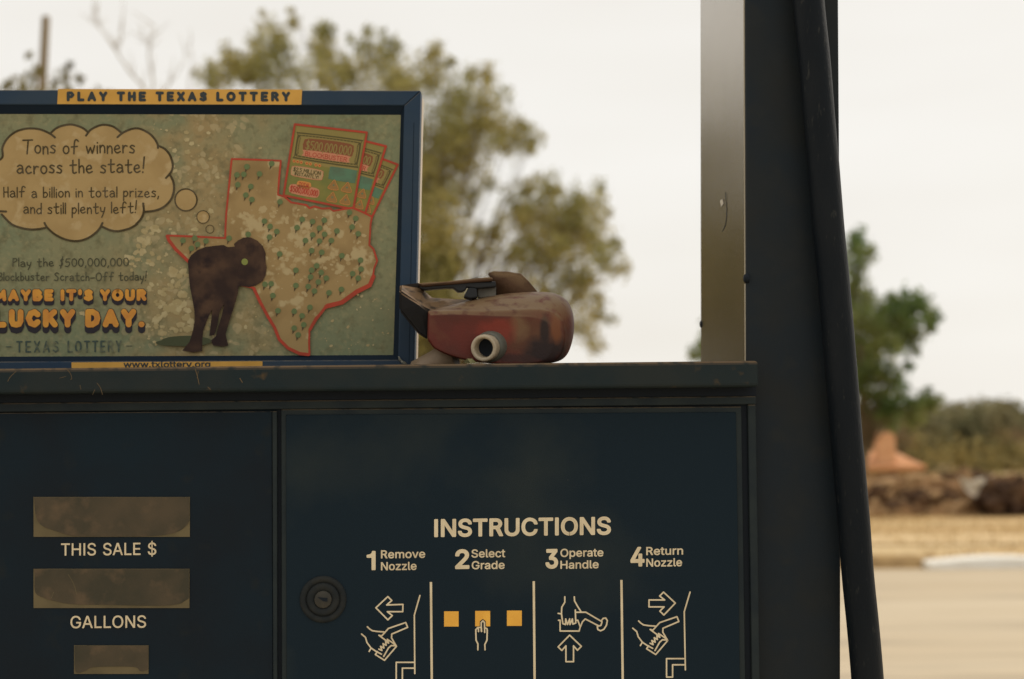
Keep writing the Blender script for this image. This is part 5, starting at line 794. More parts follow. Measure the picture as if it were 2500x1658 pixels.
# ------------------------------------------------------------------ steel column and hose
pc = empty('steel_column', COLP.p(1935, 3600)); tag(pc, 'tall dark steel column standing at the right end of the pump', 'column')
M_col = mat('brown_grey_enamel', (.0125, .0185, .0245), .45, .12, col2=(.017, .020, .021), scale=14, bump=.12, bscale=1100, col3=(.017, .021, .0235), scale3=40)
bm = bmesh.new(); prism(bm, COLP, [(1818.5, -700), (2041, -700), (2047, 0), (2053, 900), (2052, 1658), (2050, 4350), (1826, 4350), (1823, 900), (1820, 0)], 0, -.235, .0016, 2)
bmobj('post', bm, M_col, pc)
sn = (Matrix.Rotation(R(-90), 3, 'Z') @ COLP.n); bm = bmesh.new(); eg = [COLP.p(*q) for q in ((1818.5, -700), (1820, 0), (1823, 900), (1826, 4350))]
for k in range(3):
    a_, b_ = eg[k], eg[k + 1]; f_, g_ = COLP.n * -.003, COLP.n * -.2345
    o4 = [bm.verts.new(v + sn * .0014) for v in (a_ + f_, b_ + f_, b_ + g_, a_ + g_)]; i4 = [bm.verts.new(v - sn * .001) for v in (a_ + f_, b_ + f_, b_ + g_, a_ + g_)]
    bm.faces.new(o4); bm.faces.new(i4[::-1])
    for u in range(4): bm.faces.new([o4[u], i4[u], i4[(u + 1) % 4], o4[(u + 1) % 4]])
bmesh.ops.remove_doubles(bm, verts=bm.verts[:], dist=1e-6); bmesh.ops.recalc_face_normals(bm, faces=bm.faces[:])
bmobj('side_panel', bm, mat('bronze_side_metal', (.30, .255, .185), .16, .5, col2=(.27, .23, .165), scale=10, metal=.75, bump=.08, bscale=1100), pc)
for (px, py, d) in ((1823, 680, .004), (1719.5, 750, 0)):
    p = COLP.p(px, py) if d else (COLP.p(1822.5, 745) - COLP.n * .232)
    bm = bmesh.new(); lathe(bm, p, (-1, -.1, 0), [(.0045, -.002), (.0045, .0012), (.003, .0028), (0, .003)], 14); bmobj('bolt', bm, M_dark, pc)
i = Ink(Plane(COLP.p(1822, 500), YAW + R(-90)), .0019)
def side(px, py): return (px, py)
i.stroke(crom(Q('P', [(1775, 470), (1778, 510), (1776, 545), (1768, 565)])), 1.3, 1); i.poly([(1762, 490), (1768, 486), (1771, 497), (1765, 505)], 0)
i.build('chipped_paint', [mat('bare_metal_chip', (.55, .5, .4), .6, .3), M_dark], pc)
# hose hanging down in front of the column
hp = Plane(COLP.o + COLP.n * .021, YAW)
cl = [(1945, -420), (1960, -200), (1974, 0), (1989, 150), (2001, 300), (2010, 400), (2023, 560), (2035, 680), (2052, 880), (2066, 1060), (2083, 1250), (2094, 1400), (2107, 1530), (2118, 1658), (2135, 1900), (2150, 2300), (2160, 2800)]
bm = bmesh.new(); hc = crom(cl, 5); tube(bm, [hp.p(*q) for q in hc], .0152, 28)
M_hose = mat('black_rubber', (.0045, .0072, .0105), .5, .12, col2=(.0085, .011, .0135), scale=30, bump=.4, bscale=500, col3=(.035, .037, .034), scale3=260, lo3=.64, hi3=.8, stretch=(1, 1, .3))
tag(bmobj('fuel_hose', bm, M_hose), 'thick black rubber hose hanging in front of the steel column', 'hose')

# ------------------------------------------------------------------ lottery sign on the lid
sg = empty('lottery_sign', (SIGN.p(370, 900).x, SIGN.o.y + .02, LIDTOP)); tag(sg, 'blue framed lottery advertising sign standing on the pump lid', 'sign')
SX = -285
xo = lambda y: 1027.5 - 15.5 * (y - 221) / 667        # right outer edge
xi = lambda y: 986.5 - 14.5 * (y - 260) / 615         # inner edge of the right bar
xp = lambda y: 977.5 - 18.5 * (y - 280) / 585         # edge of the poster
bm = bmesh.new(); prism(bm, SIGN, [(SX + 30, 262), (xi(262) - 1, 262), (xi(880) - 1, 880), (SX + 50, 884)], -.006, -.012)
poster = bmobj('poster', bm, poster_mat(SIGN.p(330, 500).x, SIGN.p(620, 500).x), sg)
bm = bmesh.new()
prism(bm, SIGN, [(SX, 219), (xo(221) - .5, 221), (xi(257), 257.5), (SX + 40, 255)], .0, -.020, .0012)
prism(bm, SIGN, [(xo(221), 221.5), (xo(905), 905), (xi(877), 878), (xi(258), 258)], .0003, -.020, .0012)
prism(bm, SIGN, [(SX + 40, 884), (xi(878) - .5, 878.5), (xo(905) - .5, 906), (SX + 10, 914)], .0, -.020, .0012)
prism(bm, SIGN, [(SX, 219.5), (SX + 39, 255.5), (SX + 52, 883), (SX + 10, 914)], .0003, -.020, .0012)
# groove line along the right bar
bmobj('frame', bm, M_blue, sg)
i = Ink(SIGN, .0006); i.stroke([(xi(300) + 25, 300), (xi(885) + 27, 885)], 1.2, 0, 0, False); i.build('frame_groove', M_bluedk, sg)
i = Ink(SIGN, -.0045)         # sloping inner bevel
bm = bmesh.new()
def quad(bm, a, b, c, d): bm.faces.new([bm.verts.new(v) for v in (a, b, c, d)])
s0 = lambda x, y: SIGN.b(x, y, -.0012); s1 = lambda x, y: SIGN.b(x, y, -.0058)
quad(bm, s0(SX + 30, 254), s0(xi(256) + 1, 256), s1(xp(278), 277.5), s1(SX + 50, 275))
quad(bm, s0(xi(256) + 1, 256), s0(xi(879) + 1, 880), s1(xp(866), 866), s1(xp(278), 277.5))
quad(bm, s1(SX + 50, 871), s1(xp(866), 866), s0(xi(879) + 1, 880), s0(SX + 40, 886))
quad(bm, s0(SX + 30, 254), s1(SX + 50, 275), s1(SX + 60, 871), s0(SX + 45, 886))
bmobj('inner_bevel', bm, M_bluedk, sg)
bm = bmesh.new(); prism(bm, SIGN, [(SX - 3, 221), (xo(222) + .3, 224), (xo(905) + .3, 908), (SX + 8, 914)], -.0205, -.042, .001)
bmobj('back_box', bm, M_white, sg)
# amber title strip and web strip
i = Ink(SIGN, .0006); i.poly([(142, 217.5), (738, 219), (736, 256), (140, 254.5)]); lb = i.build('title_strip', M_label, sg)
i = Ink(SIGN, .0009); i.write(CAPS, 'PLAY THE TEXAS LOTTERY', (167, 244.5), (705, 245), 17, 7.3, 0, 0, False, gap=.66, space=.75); i.build('title_lettering', M_inkblue, sg)
i = Ink(SIGN, .0006); i.poly([(175, 885), (641, 882), (641, 905), (175, 908)]); lb2 = i.build('web_strip', M_label, sg)
i = Ink(SIGN, .0009); i.grot('www.txlottery.org', (302, 897.5), (514, 896.5), 15, .02); i.build('web_lettering', M_inkblue, sg)
PO = -.0058
# pale bleached flakes scattered round the animal and the lower middle of the paper
i = Ink(SIGN, PO + .00006); rb = random.Random(4)
def flake(x, y, r, n=0):
    ph = rb.uniform(0, 6.28); k3 = rb.uniform(.08, .25); m = 16
    i.poly([(x + r * (1 + k3 * math.sin(2 * a + ph) + .12 * math.sin(5 * a + ph * 2)) * math.cos(a), y + r * .85 * (1 + k3 * math.sin(2 * a + ph) + .12 * math.sin(5 * a + ph * 2)) * math.sin(a)) for a in [2 * math.pi * q / m for q in range(m)]], rb.choice((0, 0, 1)), (i.k % 60) * 1.2e-6); i.k += 1
for x, y, r in ((1700, 730, 50), (1660, 850, 45), (1840, 930, 95), (1900, 740, 50), (1670, 960, 58), (1940, 1070, 68), (1690, 1110, 48), (1800, 1100, 32), (1780, 520, 58), (1900, 520, 48), (1770, 640, 28), (1850, 620, 33), (1450, 210, 55), (1520, 170, 50), (1340, 370, 48), (1380, 440, 38), (1640, 490, 20), (1720, 320, 20), (1430, 330, 44), (1560, 660, 40), (1530, 1080, 28), (1880, 860, 60), (2150, 1080, 36), (2180, 960, 26), (1960, 960, 50), (840, 940, 36), (1500, 60, 40), (1620, 40, 46), (1560, 420, 36)):
    x, y = Q('B', [(x, y)])[0]
    for q in range(4): flake(x + rb.gauss(0, r * .12), y + rb.gauss(0, r * .12), r / 4.296 * rb.uniform(.45, .8))
for q in range(260):
    x = rb.gauss(440, 75); y = rb.uniform(300, 850)
    if 330 < x < 640: flake(x, y, rb.choice((1.5, 2, 2, 3, 4, 6)) * rb.uniform(.7, 1.2))
for q in range(60): flake(rb.uniform(620, 950), rb.uniform(720, 855), rb.choice((1.2, 1.6, 2.4, 4)))
i.build('bleached_flakes', [mat('bleached_paper', (.45, .385, .22), .7, .1, col2=(.37, .30, .155), scale=90), mat('bleached_paper_edge', (.365, .30, .155), .7, .1)], poster)['kind'] = 'stuff'
# thought bubble
bub = Q('A', [(-60, 1400), (-190, 1250), (-190, 1050), (-100, 900), (5, 830), (10, 720), (60, 620), (150, 545), (250, 512), (340, 505), (440, 520), (548, 550), (620, 495), (720, 465), (800, 465), (900, 500), (958, 555), (990, 520), (1080, 475), (1160, 465), (1250, 490), (1328, 555), (1350, 550), (1450, 510), (1540, 510), (1640, 560), (1700, 620), (1740, 700), (1810, 730), (1870, 800), (1900, 900), (1890, 980), (1868, 1020), (1910, 1100), (1915, 1200), (1880, 1300), (1800, 1380), (1700, 1420), (1585, 1432)]) + \
      Q('A', [(1550, 1510), (1500, 1565)]) + Q('B', [(1425, 0), (1350, 45), (1230, 75), (1140, 65), (1055, 25), (1020, 60), (940, 130), (850, 170), (760, 180), (660, 160), (560, 110), (480, 45), (455, 42), (380, 55), (300, 58), (200, 40), (100, 0), (30, -60)])
i = Ink(SIGN, PO + .0002); i.poly(bub)
for c, r in (((2050, 1300), 122), ((2240, 1490), 70)): i.disc(Q('A', [c])[0], r / 4.544, 0, 0, 24)
bb = i.build('thought_bubble', M_bub, poster)
i = Ink(SIGN, PO + .0004)
for k, a in (('A', [(-190, 1050), (-100, 900), (5, 830), (8, 720), (60, 620), (150, 545), (250, 512), (340, 505), (440, 520), (540, 565), (592, 605)]), ('A', [(548, 552), (620, 495), (720, 465), (800, 465), (900, 500), (962, 550)]), ('A', [(938, 584), (990, 520), (1080, 475), (1160, 465), (1250, 490), (1328, 550)]),
             ('A', [(1288, 602), (1350, 552), (1450, 510), (1540, 510), (1640, 560), (1700, 620), (1733, 680), (1738, 722)]), ('A', [(1742, 700), (1810, 730), (1870, 800), (1902, 900), (1890, 980), (1828, 1056)]), ('A', [(1872, 1022), (1910, 1100), (1915, 1200), (1880, 1300), (1800, 1380), (1700, 1420), (1595, 1432)]),
             ('A', [(1574, 1340), (1580, 1430), (1550, 1510), (1495, 1570)]), ('B', [(1425, 0), (1350, 45), (1230, 75), (1140, 65), (1050, 25)]), ('B', [(1060, -10), (1020, 60), (940, 130), (850, 170), (760, 180), (660, 160), (560, 110), (480, 40), (450, -10)]), ('B', [(455, 42), (380, 55), (300, 58), (200, 40), (100, 0), (0, -100)]),
             ('A', [(48, 1430), (-60, 1425)])):
    i.stroke(crom(Q(k, a)), 5.2)
for c, r, wd in (((2050, 1300), 122, 3.2), ((2240, 1490), 70, 1.8)):
    p = Q('A', [c])[0]; i.stroke([(p[0] + r / 4.544 * math.cos(a), p[1] + r / 4.544 * math.sin(a)) for a in [2 * math.pi * q / 28 for q in range(29)]], wd)
p = Q('B', [(2190, 55)])[0]; i.stroke([(p[0] + 10 * math.cos(a), p[1] + 10 * math.sin(a)) for a in [2 * math.pi * q / 20 for q in range(21)]], 1.5)
i.write(HAND, 'Tons of winners', (52, 373), (325, 371), 33, 3.6, jit=.04)
i.write(HAND, 'across the state!', (38, 421), (349, 419), 33, 3.8, jit=.04)
i.write(HAND, 'Half a billion in total prizes,', (5, 480), (384, 479), 25, 2.9, jit=.04)
i.write(HAND, 'and still plenty left!', (54, 520), (330, 518), 26, 3.0, jit=.04)
i.build('bubble_lettering', M_ink, poster)
i = Ink(SIGN, PO + .0004)
i.write(HAND, 'Play the $500,000,000', (27, 649.5), (310, 648), 20, 2.4, jit=.04); i.write(HAND, 'Blockbuster Scratch-Off today!', (-8, 684), (354, 683), 20, 2.4, jit=.04)
i.build('pen_lettering', M_ink2, poster)
i = Ink(SIGN, PO + .0004); j = Ink(SIGN, PO + .0009)
for s, p0, p1, cap, wd, dr in (("MAYBE IT'S YOUR", (-13, 730), (350, 729), 20, 9.5, 9), ('LUCKY DAY.', (-13, 792), (343, 791), 31, 14.5, 13)):
    for q in range(0, 7): i.write(CAPS, s, (p0[0], p0[1] + dr * q / 6), (p1[0], p1[1] + dr * q / 6), cap, wd + 2.6, 0, q * 2e-6, False, gap=.52, space=.5)
    j.write(CAPS, s, p0, p1, cap, wd, 0, 0, False, gap=.52, space=.5)
i.build('slogan_drop', M_maroon, poster); j.build('slogan_lettering', M_orange, poster)
i = Ink(SIGN, PO + .0004)
i.write(CAPS, 'TEXAS', (37, 858.5), (137, 858), 25, 3.9, 0, 0, False, gap=.5); i.write(CAPS, 'LOTTERY', (163, 858), (292, 857), 25, 3.9, 0, 0, False, gap=.5)
i.stroke([(11, 846), (23, 846)], 2); i.stroke([(305, 844), (318, 844)], 2); i.build('footer_lettering', M_inkfade, poster)
# state map
MAP = Q('C', [(200, 848), (470, 856), (745, 868), (728, 1060), (715, 1245), (790, 1270), (860, 1330), (1030, 1360), (1065, 1395), (1120, 1375), (1210, 1400), (1290, 1395), (1330, 1425), (1540, 1390), (1660, 1440), (1760, 1490), (1745, 1568)]) + \
      Q('D', [(1866, 60), (1858, 190), (1895, 225), (1928, 330), (1900, 400), (1890, 470), (1855, 540), (1740, 595), (1610, 690), (1480, 722), (1460, 760), (1380, 840), (1325, 940), (1322, 1050), (1325, 1160), (1240, 1150), (1130, 1100), (1050, 1020), (1010, 920), (950, 820), (880, 690), (820, 570), (600, 520), (450, 500), (330, 420), (245, 330), (130, 220), (65, 130), (60, 105), (300, 114), (575, 128), (578, 30)]) + Q('C', [(140, 1450), (170, 1150)])
i = Ink(SIGN, PO + .0019); i.poly(MAP); i.build('state_map', M_map, poster)
i = Ink(SIGN, PO + .0021); i.stroke(MAP, 4.6, 0, 0, True, True)
for a, wd in (([(1895, 470), (1862, 548), (1745, 608), (1615, 702), (1475, 738)], 10), ([(60, 110), (75, 150), (135, 228), (248, 336)], 8), ([(830, 575), (885, 695), (955, 825), (1015, 925), (1055, 1028), (1135, 1108), (1240, 1158), (1320, 1165)], 7.5), ([(1475, 735), (1385, 850), (1328, 945)], 7)): i.stroke(Q('D', a), wd, 0, .0001)
i.build('map_outline', M_red, poster)
i = Ink(SIGN, PO + .00196)
for q in range(150):
    x, y = rb.uniform(575, 890), rb.uniform(505, 720)
    if x > 590 + (y - 505) * .3: flake(x, y, rb.choice((1.5, 2, 2.5, 3, 4, 5, 7)) * rb.uniform(.7, 1.2))
for x, y, r in ((640, 510, 12), (665, 520, 9), (600, 520, 8), (700, 535, 8), (720, 600, 9), (655, 575, 7), (590, 590, 6)):
    for q in range(4): flake(x + rb.gauss(0, 3), y + rb.gauss(0, 3), r * rb.uniform(.4, .8))
i.build('map_flakes', [mat('bleached_sand', (.43, .335, .18), .7, .1), mat('bleached_sand_edge', (.385, .285, .14), .7, .1)], poster)['kind'] = 'stuff'
i = Ink(SIGN, PO + .0024)
PINS = Q('D', [(200, 150), (305, 130), (405, 155), (330, 185), (275, 220), (610, 130), (780, 95), (975, 25), (1035, 70), (970, 120), (1215, 35), (1060, 270), (1415, 40), (1355, 100), (1290, 150), (1460, 95), (1415, 155), (1520, 150), (1345, 240), (1435, 255), (1570, 65), (1705, 30), (1760, 90), (1615, 285), (1780, 325), (1785, 405), (1710, 445), (1760, 485), (1390, 375), (1345, 415), (1430, 435), (1335, 475), (1475, 485), (1205, 415), (1205, 550), (1315, 560), (1405, 520), (1370, 600), (1500, 615), (1610, 585), (930, 540), (985, 535), (1000, 640), (1045, 775), (1190, 780), (1330, 745), (1260, 820), (1275, 900), (1190, 930), (1225, 990)]) + \
       Q('C', [(370, 935), (645, 900), (260, 1025), (335, 1020), (510, 1015), (268, 1135), (413, 1155), (358, 1250), (425, 1300), (738, 1325), (565, 1540), (985, 1520), (1100, 1545), (1230, 1530), (1510, 1445), (1580, 1510)])
for q, (x, y) in enumerate(PINS):
    i.poly([(x - 4.5, y + 2), (x + 3, y + 3), (x - 4.5, y + 15)], 1, q * 1e-6); i.disc((x, y), 7, 0, .0001 + q * 1e-6, 12)
i.build('map_markers', [M_pin, M_pindk], poster)
# dark animal standing on the map
i = Ink(SIGN, PO + .0027)
i.disc(Q('D', [(230, 1045)])[0], 62, 2, 0, 24, 13); i.disc(Q('D', [(120, 1060)])[0], 45, 2, .00001, 20, 8)
CALF = Q('D', [(245, 330), (270, 285), (330, 235), (400, 208), (480, 198), (560, 190), (600, 210), (660, 205), (655, 180), (690, 150), (740, 125), (800, 122), (860, 150), (910, 200), (935, 260), (935, 340), (945, 390), (935, 460), (910, 510), (850, 550), (790, 565), (720, 555), (695, 560), (690, 620), (660, 720), (610, 880), (580, 980), (590, 1030), (605, 1085), (560, 1095), (470, 1085), (450, 1040), (495, 1000), (510, 930), (545, 820), (568, 712), (525, 790), (508, 900), (480, 990), (435, 1000), (440, 950), (455, 850), (460, 760), (415, 860), (378, 960), (372, 1060), (370, 1135), (290, 1145), (195, 1130), (260, 1050), (290, 950), (305, 860), (300, 760), (280, 650), (262, 560), (250, 440)])
i.poly(CALF, 0, .0001)
i.disc(Q('D', [(750, 340)])[0], 8, 1, .0003, 20)
i.build('animal_picture', [M_calf, M_eye, M_shade], poster)
# scratch tickets: three fanned cards
def ticket(q4, off, full):
    A, B, Cc, D = [Vector(p) for p in Q('T', q4)]
    w_ = lambda s, t: tuple((A * (1 - s) + B * s) * (1 - t) + (D * (1 - s) + Cc * s) * t)
    i = Ink(SIGN, PO + off); P_ = lambda pts: [w_(*p) for p in pts]
    i.poly(P_([(0, 0), (1, 0), (1, 1), (0, 1)]), 0)
    i.poly(P_([(.03, .02), (.97, .02), (.97, .5), (.55, .52), (.03, .5)]), 1, .00004)
    for k in range(30):           # sunburst rays
        s = .03 + .94 * k / 29
        i.stroke(P_([(s, .025), (.5 + (s - .5) * .8, .1)]), .8, 0, .00006, False)
    rr = lambda x0, y0, x1, y1, r=.04: crom([(x0 + r, y0), (x1 - r, y0), (x1, y0 + r), (x1, y1 - r), (x1 - r, y1), (x0 + r, y1), (x0, y1 - r), (x0, y0 + r)], 3, True)
    i.poly(P_(rr(.06, .1, .95, .47)), 2, .00008); i.poly(P_(rr(.085, .12, .925, .45)), 1, .00012)
    i.stroke(P_(rr(.105, .14, .905, .43) + [rr(.105, .14, .905, .43)[0]]), 3.2, 2, .00016, False)
    for k in range(64):
        u = k / 64 * 4; e = int(u); u -= e; x, y = [(.12 + .77 * u, .14), (.905, .15 + .27 * u), (.89 - .77 * u, .43), (.105, .42 - .27 * u)][e]
        i.disc(w_(x, y), 1.15, 1, .0003, 6)
    i.poly(P_(rr(.16, .17, .86, .35, .07)), 3, .0002)
    i.poly(P_(rr(.18, .33, .82, .42, .03)), 4, .00024)
    up = lambda a, b, c, d, s, font, cap, wd, mi, lf, gp_=.2: i.write(font, s, (0, 0), (1, 0), 1, wd, mi, lf, False, gap=gp_, warp=lambda k: w_(a + (c - a) * k.x, b + (d - b) * k.x + k.y * cap))
    up(.2, .32, .83, .32, '$500,000,000', CAPS, .115, 2.4, 1, .0003); up(.21, .41, .79, .41, 'BLOCKBUSTER', CAPS, .055, 1.5, 5, .0003)
    if full:
        for k, x in enumerate((.07, .12, .17, .25, .30, .38, .43)): i.disc(w_(x, .505 + .02 * x), 4.0, 6, .0002 + k * 1e-5, 12); i.disc(w_(x, .505 + .02 * x), 1.8, 5, .0003, 8)
        i.poly(P_(rr(.05, .57, .5, .71, .045)), 4, .00016); i.poly(P_(rr(.06, .58, .49, .70, .04)), 7, .0002)
        up(.08, .64, .46, .64, '$2.5 MILLION', CAPS, .05, 1.5, 2, .0003); up(.11, .695, .44, .695, 'INSTANTLY!', CAPS, .042, 1.4, 2, .0003)
        i.poly(P_(rr(.16, .76, .36, .85, .03)), 6, .0002); i.poly(P_(rr(.06, .82, .49, .95, .05)), 4, .0002)
        up(.19, .83, .34, .83, 'TOTAL', CAPS, .05, 1.3, 5, .0003); up(.08, .925, .47, .925, '$500,000,000', CAPS, .075, 1.9, 5, .0003)
    x0 = .58
    i.poly(P_(rr(x0, .5, .96, .67, .03)), 8, .00018)
    for cx, cy in ((.67, .74), (.86, .74), (.68, .9), (.87, .9)):
        i.poly(P_(crom([(cx, cy - .075), (cx + .03, cy - .03), (cx + .08, cy + .05), (cx, cy + .07), (cx - .08, cy + .05), (cx - .03, cy - .03)], 3, True)), 9, .0002)
        i.stroke(P_(crom([(cx, cy - .07), (cx + .03, cy - .03), (cx + .075, cy + .045), (cx, cy + .06), (cx - .075, cy + .045), (cx - .03, cy - .03)], 3, True)), 1.2, 6, .0003, False, True); i.disc(w_(cx, cy), 2.2, 8, .0003, 8)
    i.stroke(P_([(0, 0), (1, 0), (1, 1), (0, 1)]), 5.2, 10, .00045, True, True)
    return i.build('lottery_ticket', [M_olive, M_gold, M_tkdk, M_tkred, M_pink, M_red, M_tko, M_tan, M_teal, M_bag, M_red], poster)
ticket([(1020, 440), (1825, 740), (1465, 1470), (700, 1180)], .0001, False)
ticket([(800, 270), (1660, 485), (1370, 1420), (550, 1200)], .0006, False)
ticket([(390, 180), (1395, 295), (1205, 1365), (232, 1172)], .00128, True)
# ------------------------------------------------------------------ nozzle lying on the lid
NZ = Plane(LIDP.o - LIDP.n * .045, YAW)
nzl = empty('fuel_nozzle', (NZ.p(1180, 888).x, NZ.o.y, LIDTOP)); tag(nzl, 'worn red fuel nozzle with dusty body lying on the pump lid', 'nozzle')
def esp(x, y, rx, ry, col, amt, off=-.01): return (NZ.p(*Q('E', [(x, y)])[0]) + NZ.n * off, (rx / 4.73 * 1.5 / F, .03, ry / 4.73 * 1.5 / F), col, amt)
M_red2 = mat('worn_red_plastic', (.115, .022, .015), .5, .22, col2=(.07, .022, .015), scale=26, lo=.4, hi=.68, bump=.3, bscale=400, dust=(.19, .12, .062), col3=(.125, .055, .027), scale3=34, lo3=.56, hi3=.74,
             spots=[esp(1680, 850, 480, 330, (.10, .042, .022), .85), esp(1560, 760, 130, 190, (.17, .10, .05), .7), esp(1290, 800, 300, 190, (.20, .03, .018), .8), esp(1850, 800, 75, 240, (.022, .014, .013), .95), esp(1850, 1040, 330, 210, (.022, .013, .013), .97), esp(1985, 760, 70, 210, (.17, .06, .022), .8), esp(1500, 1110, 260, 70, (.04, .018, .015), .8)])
M_blk = mat('black_handle_plastic', (.007, .007, .009), .6, .15, col2=(.012, .011, .01), scale=30, bump=.3, bscale=400, dust=(.17, .105, .055))
M_brn = mat('dusty_brown_plastic', (.085, .047, .027), .7, .12, col2=(.045, .026, .016), scale=45, bump=.6, bscale=400, dust=(.18, .115, .06))
M_gmet = mat('grey_collar', (.12, .12, .095), .5, .4, col2=(.085, .085, .07), scale=40, bump=.2, bscale=500)
M_al = mat('dull_aluminium', (.47, .40, .29), .45, .5, col2=(.36, .30, .21), scale=60, bump=.15, bscale=500)
def loft(bm, rings, mi=0, cap=True):
    rs = [[bm.verts.new(v) for v in r] for r in rings]; n = len(rs[0])
    for a, b in zip(rs, rs[1:]):
        for k in range(n): bm.faces.new([a[k], a[(k + 1) % n], b[(k + 1) % n], b[k]])
    if cap: bm.faces.new(rs[0][::-1]); bm.faces.new(rs[-1])
    bmesh.ops.recalc_face_normals(bm, faces=bm.faces[:])
    for f in bm.faces: f.smooth = True
def ring(pts, off, shrink=1.0):
    shrink *= 1.025
    q = Q('E', pts); cx = sum(p[0] for p in q) / len(q); cy = sum(p[1] for p in q) / len(q)
    return [NZ.p(cx + (x - cx) * shrink, cy + (y - cy) * shrink, off) for x, y in q]
bm = bmesh.new()
def corners(r):
    lp = lambda a, b, t: (a[0] + (b[0] - a[0]) * t, a[1] + (b[1] - a[1]) * t)
    return [r[0], lp(r[0], r[1], .1)] + r[1:-2] + [r[-2], lp(r[-2], r[-1], .5), lp(r[-1], r[-2], .2), r[-1], lp(r[-1], r[0], .12), lp(r[0], r[-1], .12)]
RF = [(545, 620), (800, 608), (1050, 620), (1300, 632), (1550, 632), (1780, 645), (1900, 740), (1925, 880), (1900, 1020), (1840, 1140), (1600, 1160), (1380, 1165), (1100, 1140), (840, 1095), (605, 1000), (530, 885)]
RE = [(512, 575), (800, 562), (1050, 562), (1300, 562), (1560, 548), (1850, 535), (2010, 640), (2065, 800), (2050, 980), (1980, 1160), (1650, 1170), (1390, 1174), (1090, 1152), (828, 1110), (582, 1008), (505, 890)]
RM = [(515, 555), (780, 512), (1020, 475), (1300, 430), (1600, 405), (1940, 400), (2120, 545), (2158, 740), (2130, 930), (2050, 1162), (1700, 1170), (1400, 1170), (1090, 1145), (845, 1095), (605, 990), (512, 880)]
RB = [(535, 540), (780, 488), (1000, 440), (1300, 372), (1680, 338), (2045, 352), (2155, 530), (2178, 740), (2146, 940), (2060, 1160), (1700, 1168), (1400, 1168), (1090, 1135), (860, 1080), (640, 970), (545, 860)]
RF, RE, RM, RB = [corners(q) for q in (RF, RE, RM, RB)]
loft(bm, [ring(RF, -.001, .45), ring(RF, .0), ring(RF, -.0006, 1.015), ring(RE, -.003), ring(RE, -.006, 1.003), ring(RM, -.022), ring(RB, -.046), ring(RB, -.07, .97), ring(RB, -.08, .8)])
body = bmobj('nozzle_body', bm, M_red2, nzl)
ss = body.modifiers.new('sub', 'SUBSURF'); ss.levels = 2; ss.render_levels = 3
# handle hump at the back
bm = bmesh.new()
H1 = [(1185, 132), (1260, 108), (1420, 112), (1570, 138), (1650, 215), (1745, 330), (1760, 460), (1450, 480), (1280, 440), (1262, 300), (1240, 210)]
loft(bm, [ring(H1, -.055, .93), ring(H1, -.060), ring(H1, -.095), ring(H1, -.1, .9)])
bmesh.ops.bevel(bm, geom=[e for e in bm.edges if e.is_manifold and e.calc_face_angle(0) > .9], offset=.0012, segments=2, affect='EDGES')
bmobj('handle_root', bm, M_brn, nzl)
# hand guard: thick end block and the thin top bar
bm = bmesh.new()
ge = lambda x, y, o: bm.verts.new(NZ.p(*Q('E', [(x, y)])[0], o))
A_, B_, C_, D_, E_, F_, G_ = [ge(x, y, o) for x, y, o in ((166, 322, -.016), (400, 490, -.012), (520, 560, -.012), (508, 905, -.014), (385, 830, -.014), (270, 690, -.015), (164, 560, -.016))]
H_, I_, K_, L_, M_, N_ = [ge(x, y, o) for x, y, o in ((172, 268, -.045), (388, 240, -.05), (545, 410, -.05), (820, 428, -.055), (1060, 432, -.058), (700, 560, -.02))]
J_ = ge(418, 305, -.05)
Ab, Bb, Db, Eb, Fb, Gb = [ge(x, y, o) for x, y, o in ((172, 275, -.06), (520, 560, -.06), (508, 905, -.06), (385, 830, -.06), (270, 690, -.06), (164, 560, -.06))]
for f in ((A_, B_, C_, D_, E_, F_, G_), (A_, H_, I_, J_, K_, B_), (B_, K_, L_, C_), (C_, L_, M_, N_), (G_, F_, Fb, Gb), (F_, E_, Eb, Fb), (E_, D_, Db, Eb), (A_, G_, Gb, Ab), (A_, Ab, H_), (D_, C_, Bb, Db), (Ab, Gb, Fb, Eb, Db, Bb)): bm.faces.new(f)
bmesh.ops.recalc_face_normals(bm, faces=bm.faces[:])
bmesh.ops.bevel(bm, geom=[e for e in bm.edges if e.is_manifold and len(e.link_faces) == 2 and e.calc_face_angle(0) > .4], offset=.0022, segments=3, affect='EDGES')
bmobj('hand_guard', bm, M_blk, nzl)
bm = bmesh.new()
prism(bm, NZ, Q('E', [(380, 242), (700, 222), (1000, 190), (1240, 170), (1250, 215), (1000, 235), (700, 262), (420, 285)]), -.034, -.054, .002, 2, there=True)
bmobj('guard_bar', bm, M_brn, nzl)
bm = bmesh.new()
prism(bm, NZ, Q('E', [(400, 275), (440, 258), (700, 245), (1000, 225), (1280, 222), (1285, 285), (1060, 305), (940, 290), (935, 320), (900, 342), (840, 345), (790, 300), (700, 300), (460, 322), (415, 312)]), -.038, -.05, .0015, 2, there=True)
prism(bm, NZ, Q('E', [(965, 290), (1060, 300), (1072, 410), (980, 425), (908, 400)]), -.036, -.052, .0015, 2, there=True)
bmobj('trigger_lever', bm, mat('black_lever', (.010, .012, .015), .5, .3), nzl)
bm = bmesh.new(); prism(bm, NZ, Q('E', [(1060, 300), (1285, 280), (1285, 400), (1075, 415)]), -.046, -.056, .001, there=True)
prism(bm, NZ, Q('E', [(985, 190), (1060, 170), (1110, 185), (1200, 180), (1205, 215), (990, 220)]), -.036, -.05, .001, there=True)
bmobj('trigger_bracket', bm, mat('tarnished_steel', (.13, .12, .095), .5, .4, col2=(.06, .055, .045), scale=90), nzl)
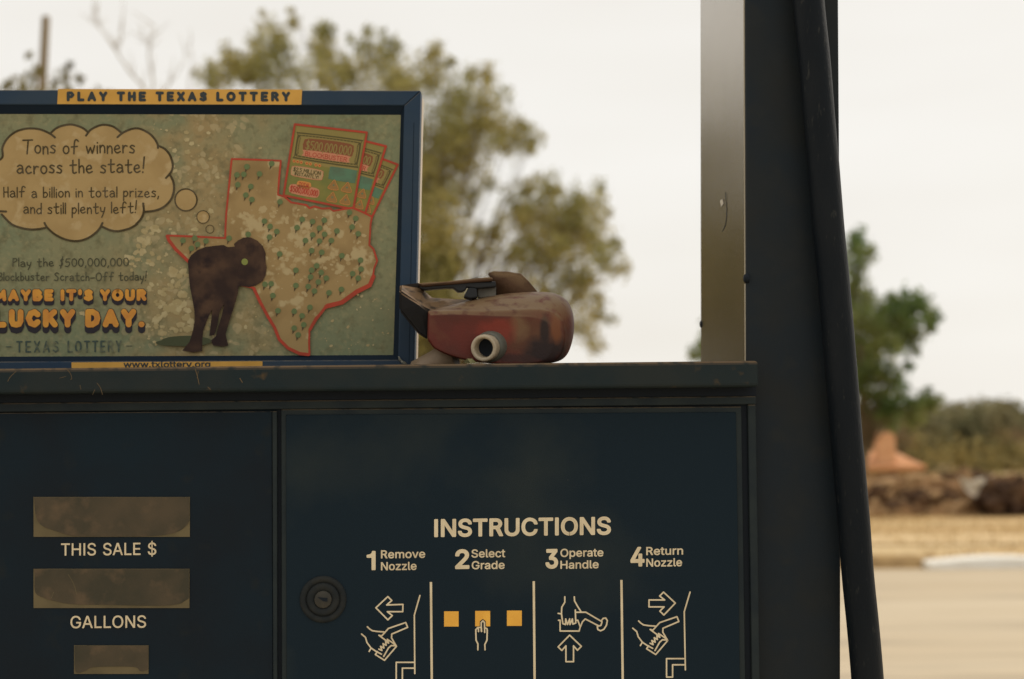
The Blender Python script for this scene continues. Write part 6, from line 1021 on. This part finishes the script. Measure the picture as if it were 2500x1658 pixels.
# inlet collar and threaded ring pointing at the viewer
pxm = 1.5 / F
c0 = NZ.p(*Q('E', [(1225, 975)])[0]) + NZ.n * -.006; c1 = NZ.p(*Q('E', [(1125, 1005)])[0]) + NZ.n * .014
ax = (c1 - c0).normalized(); ln = (c1 - c0).length
bm = bmesh.new(); lathe(bm, c0, ax, [(44 * pxm, -.012), (43 * pxm, .000), (41 * pxm, .005), (38.5 * pxm, .008), (36 * pxm, .009), (34.5 * pxm, .010)], 48); col_ = bmobj('inlet_collar', bm, M_gmet, nzl)
bm = bmesh.new(); lathe(bm, c0, ax, [(33.5 * pxm, .006), (33.5 * pxm, ln - .008), (34.5 * pxm, ln - .006), (34.5 * pxm, ln - .002), (33 * pxm, ln), (27 * pxm, ln), (24 * pxm, ln - .002), (23.5 * pxm, ln - .022)], 48)
bmobj('inlet_ring', bm, M_al, nzl)
bm = bmesh.new(); lathe(bm, c0, ax, [(23.0 * pxm, ln - .012), (14 * pxm, ln - .013), (0, ln - .013)], 40); bmobj('inlet_bore', bm, M_dark, nzl)
# spout reaching back along the lid
bm = bmesh.new(); q = [NZ.p(*Q('E', [p])[0]) - NZ.n * o for p, o in (((820, 1060), .03), ((640, 1110), .035), ((500, 1180), .04), ((380, 1240), .045))]
tube(bm, q, [.0125, .0122, .0118, .0118], 24); bmobj('spout', bm, mat('tan_spout', (.30, .22, .15), .55, .4, col2=(.22, .16, .1), scale=40), nzl)
# small leaf caught under the nozzle, paper scrap at the sign's corner
bm = bmesh.new(); q = [NZ.p(*p) + NZ.n * o for p, o in zip(Q('E', [(900, 1165), (940, 1125), (1000, 1125), (1050, 1170), (980, 1185)]), (.012, .016, .014, .012, .02))]
bm.faces.new([bm.verts.new(v) for v in q]); bmesh.ops.solidify(bm, geom=bm.faces[:], thickness=.0006)
tag(bmobj('leaf', bm, mat('pale_leaf', (.20, .19, .09), .7, .2)), 'small pale green leaf lying under the nozzle inlet', 'leaf')
bm = bmesh.new(); q = [SIGN.p(*p) + SIGN.n * o for p, o in zip(Q('D', [(2118, 1180), (2136, 1190), (2150, 1215), (2190, 1238), (2205, 1258), (2160, 1250), (2125, 1215)]), (.003, .006, .004, .007, .004, .006, .004))]
bm.faces.new([bm.verts.new(v) for v in q]); bmesh.ops.solidify(bm, geom=bm.faces[:], thickness=.0006)
tag(bmobj('paper_scrap', bm, mat('torn_paper', (.42, .42, .36), .8, .1)), 'tiny torn white scrap at the lower right corner of the lottery sign', 'scrap')
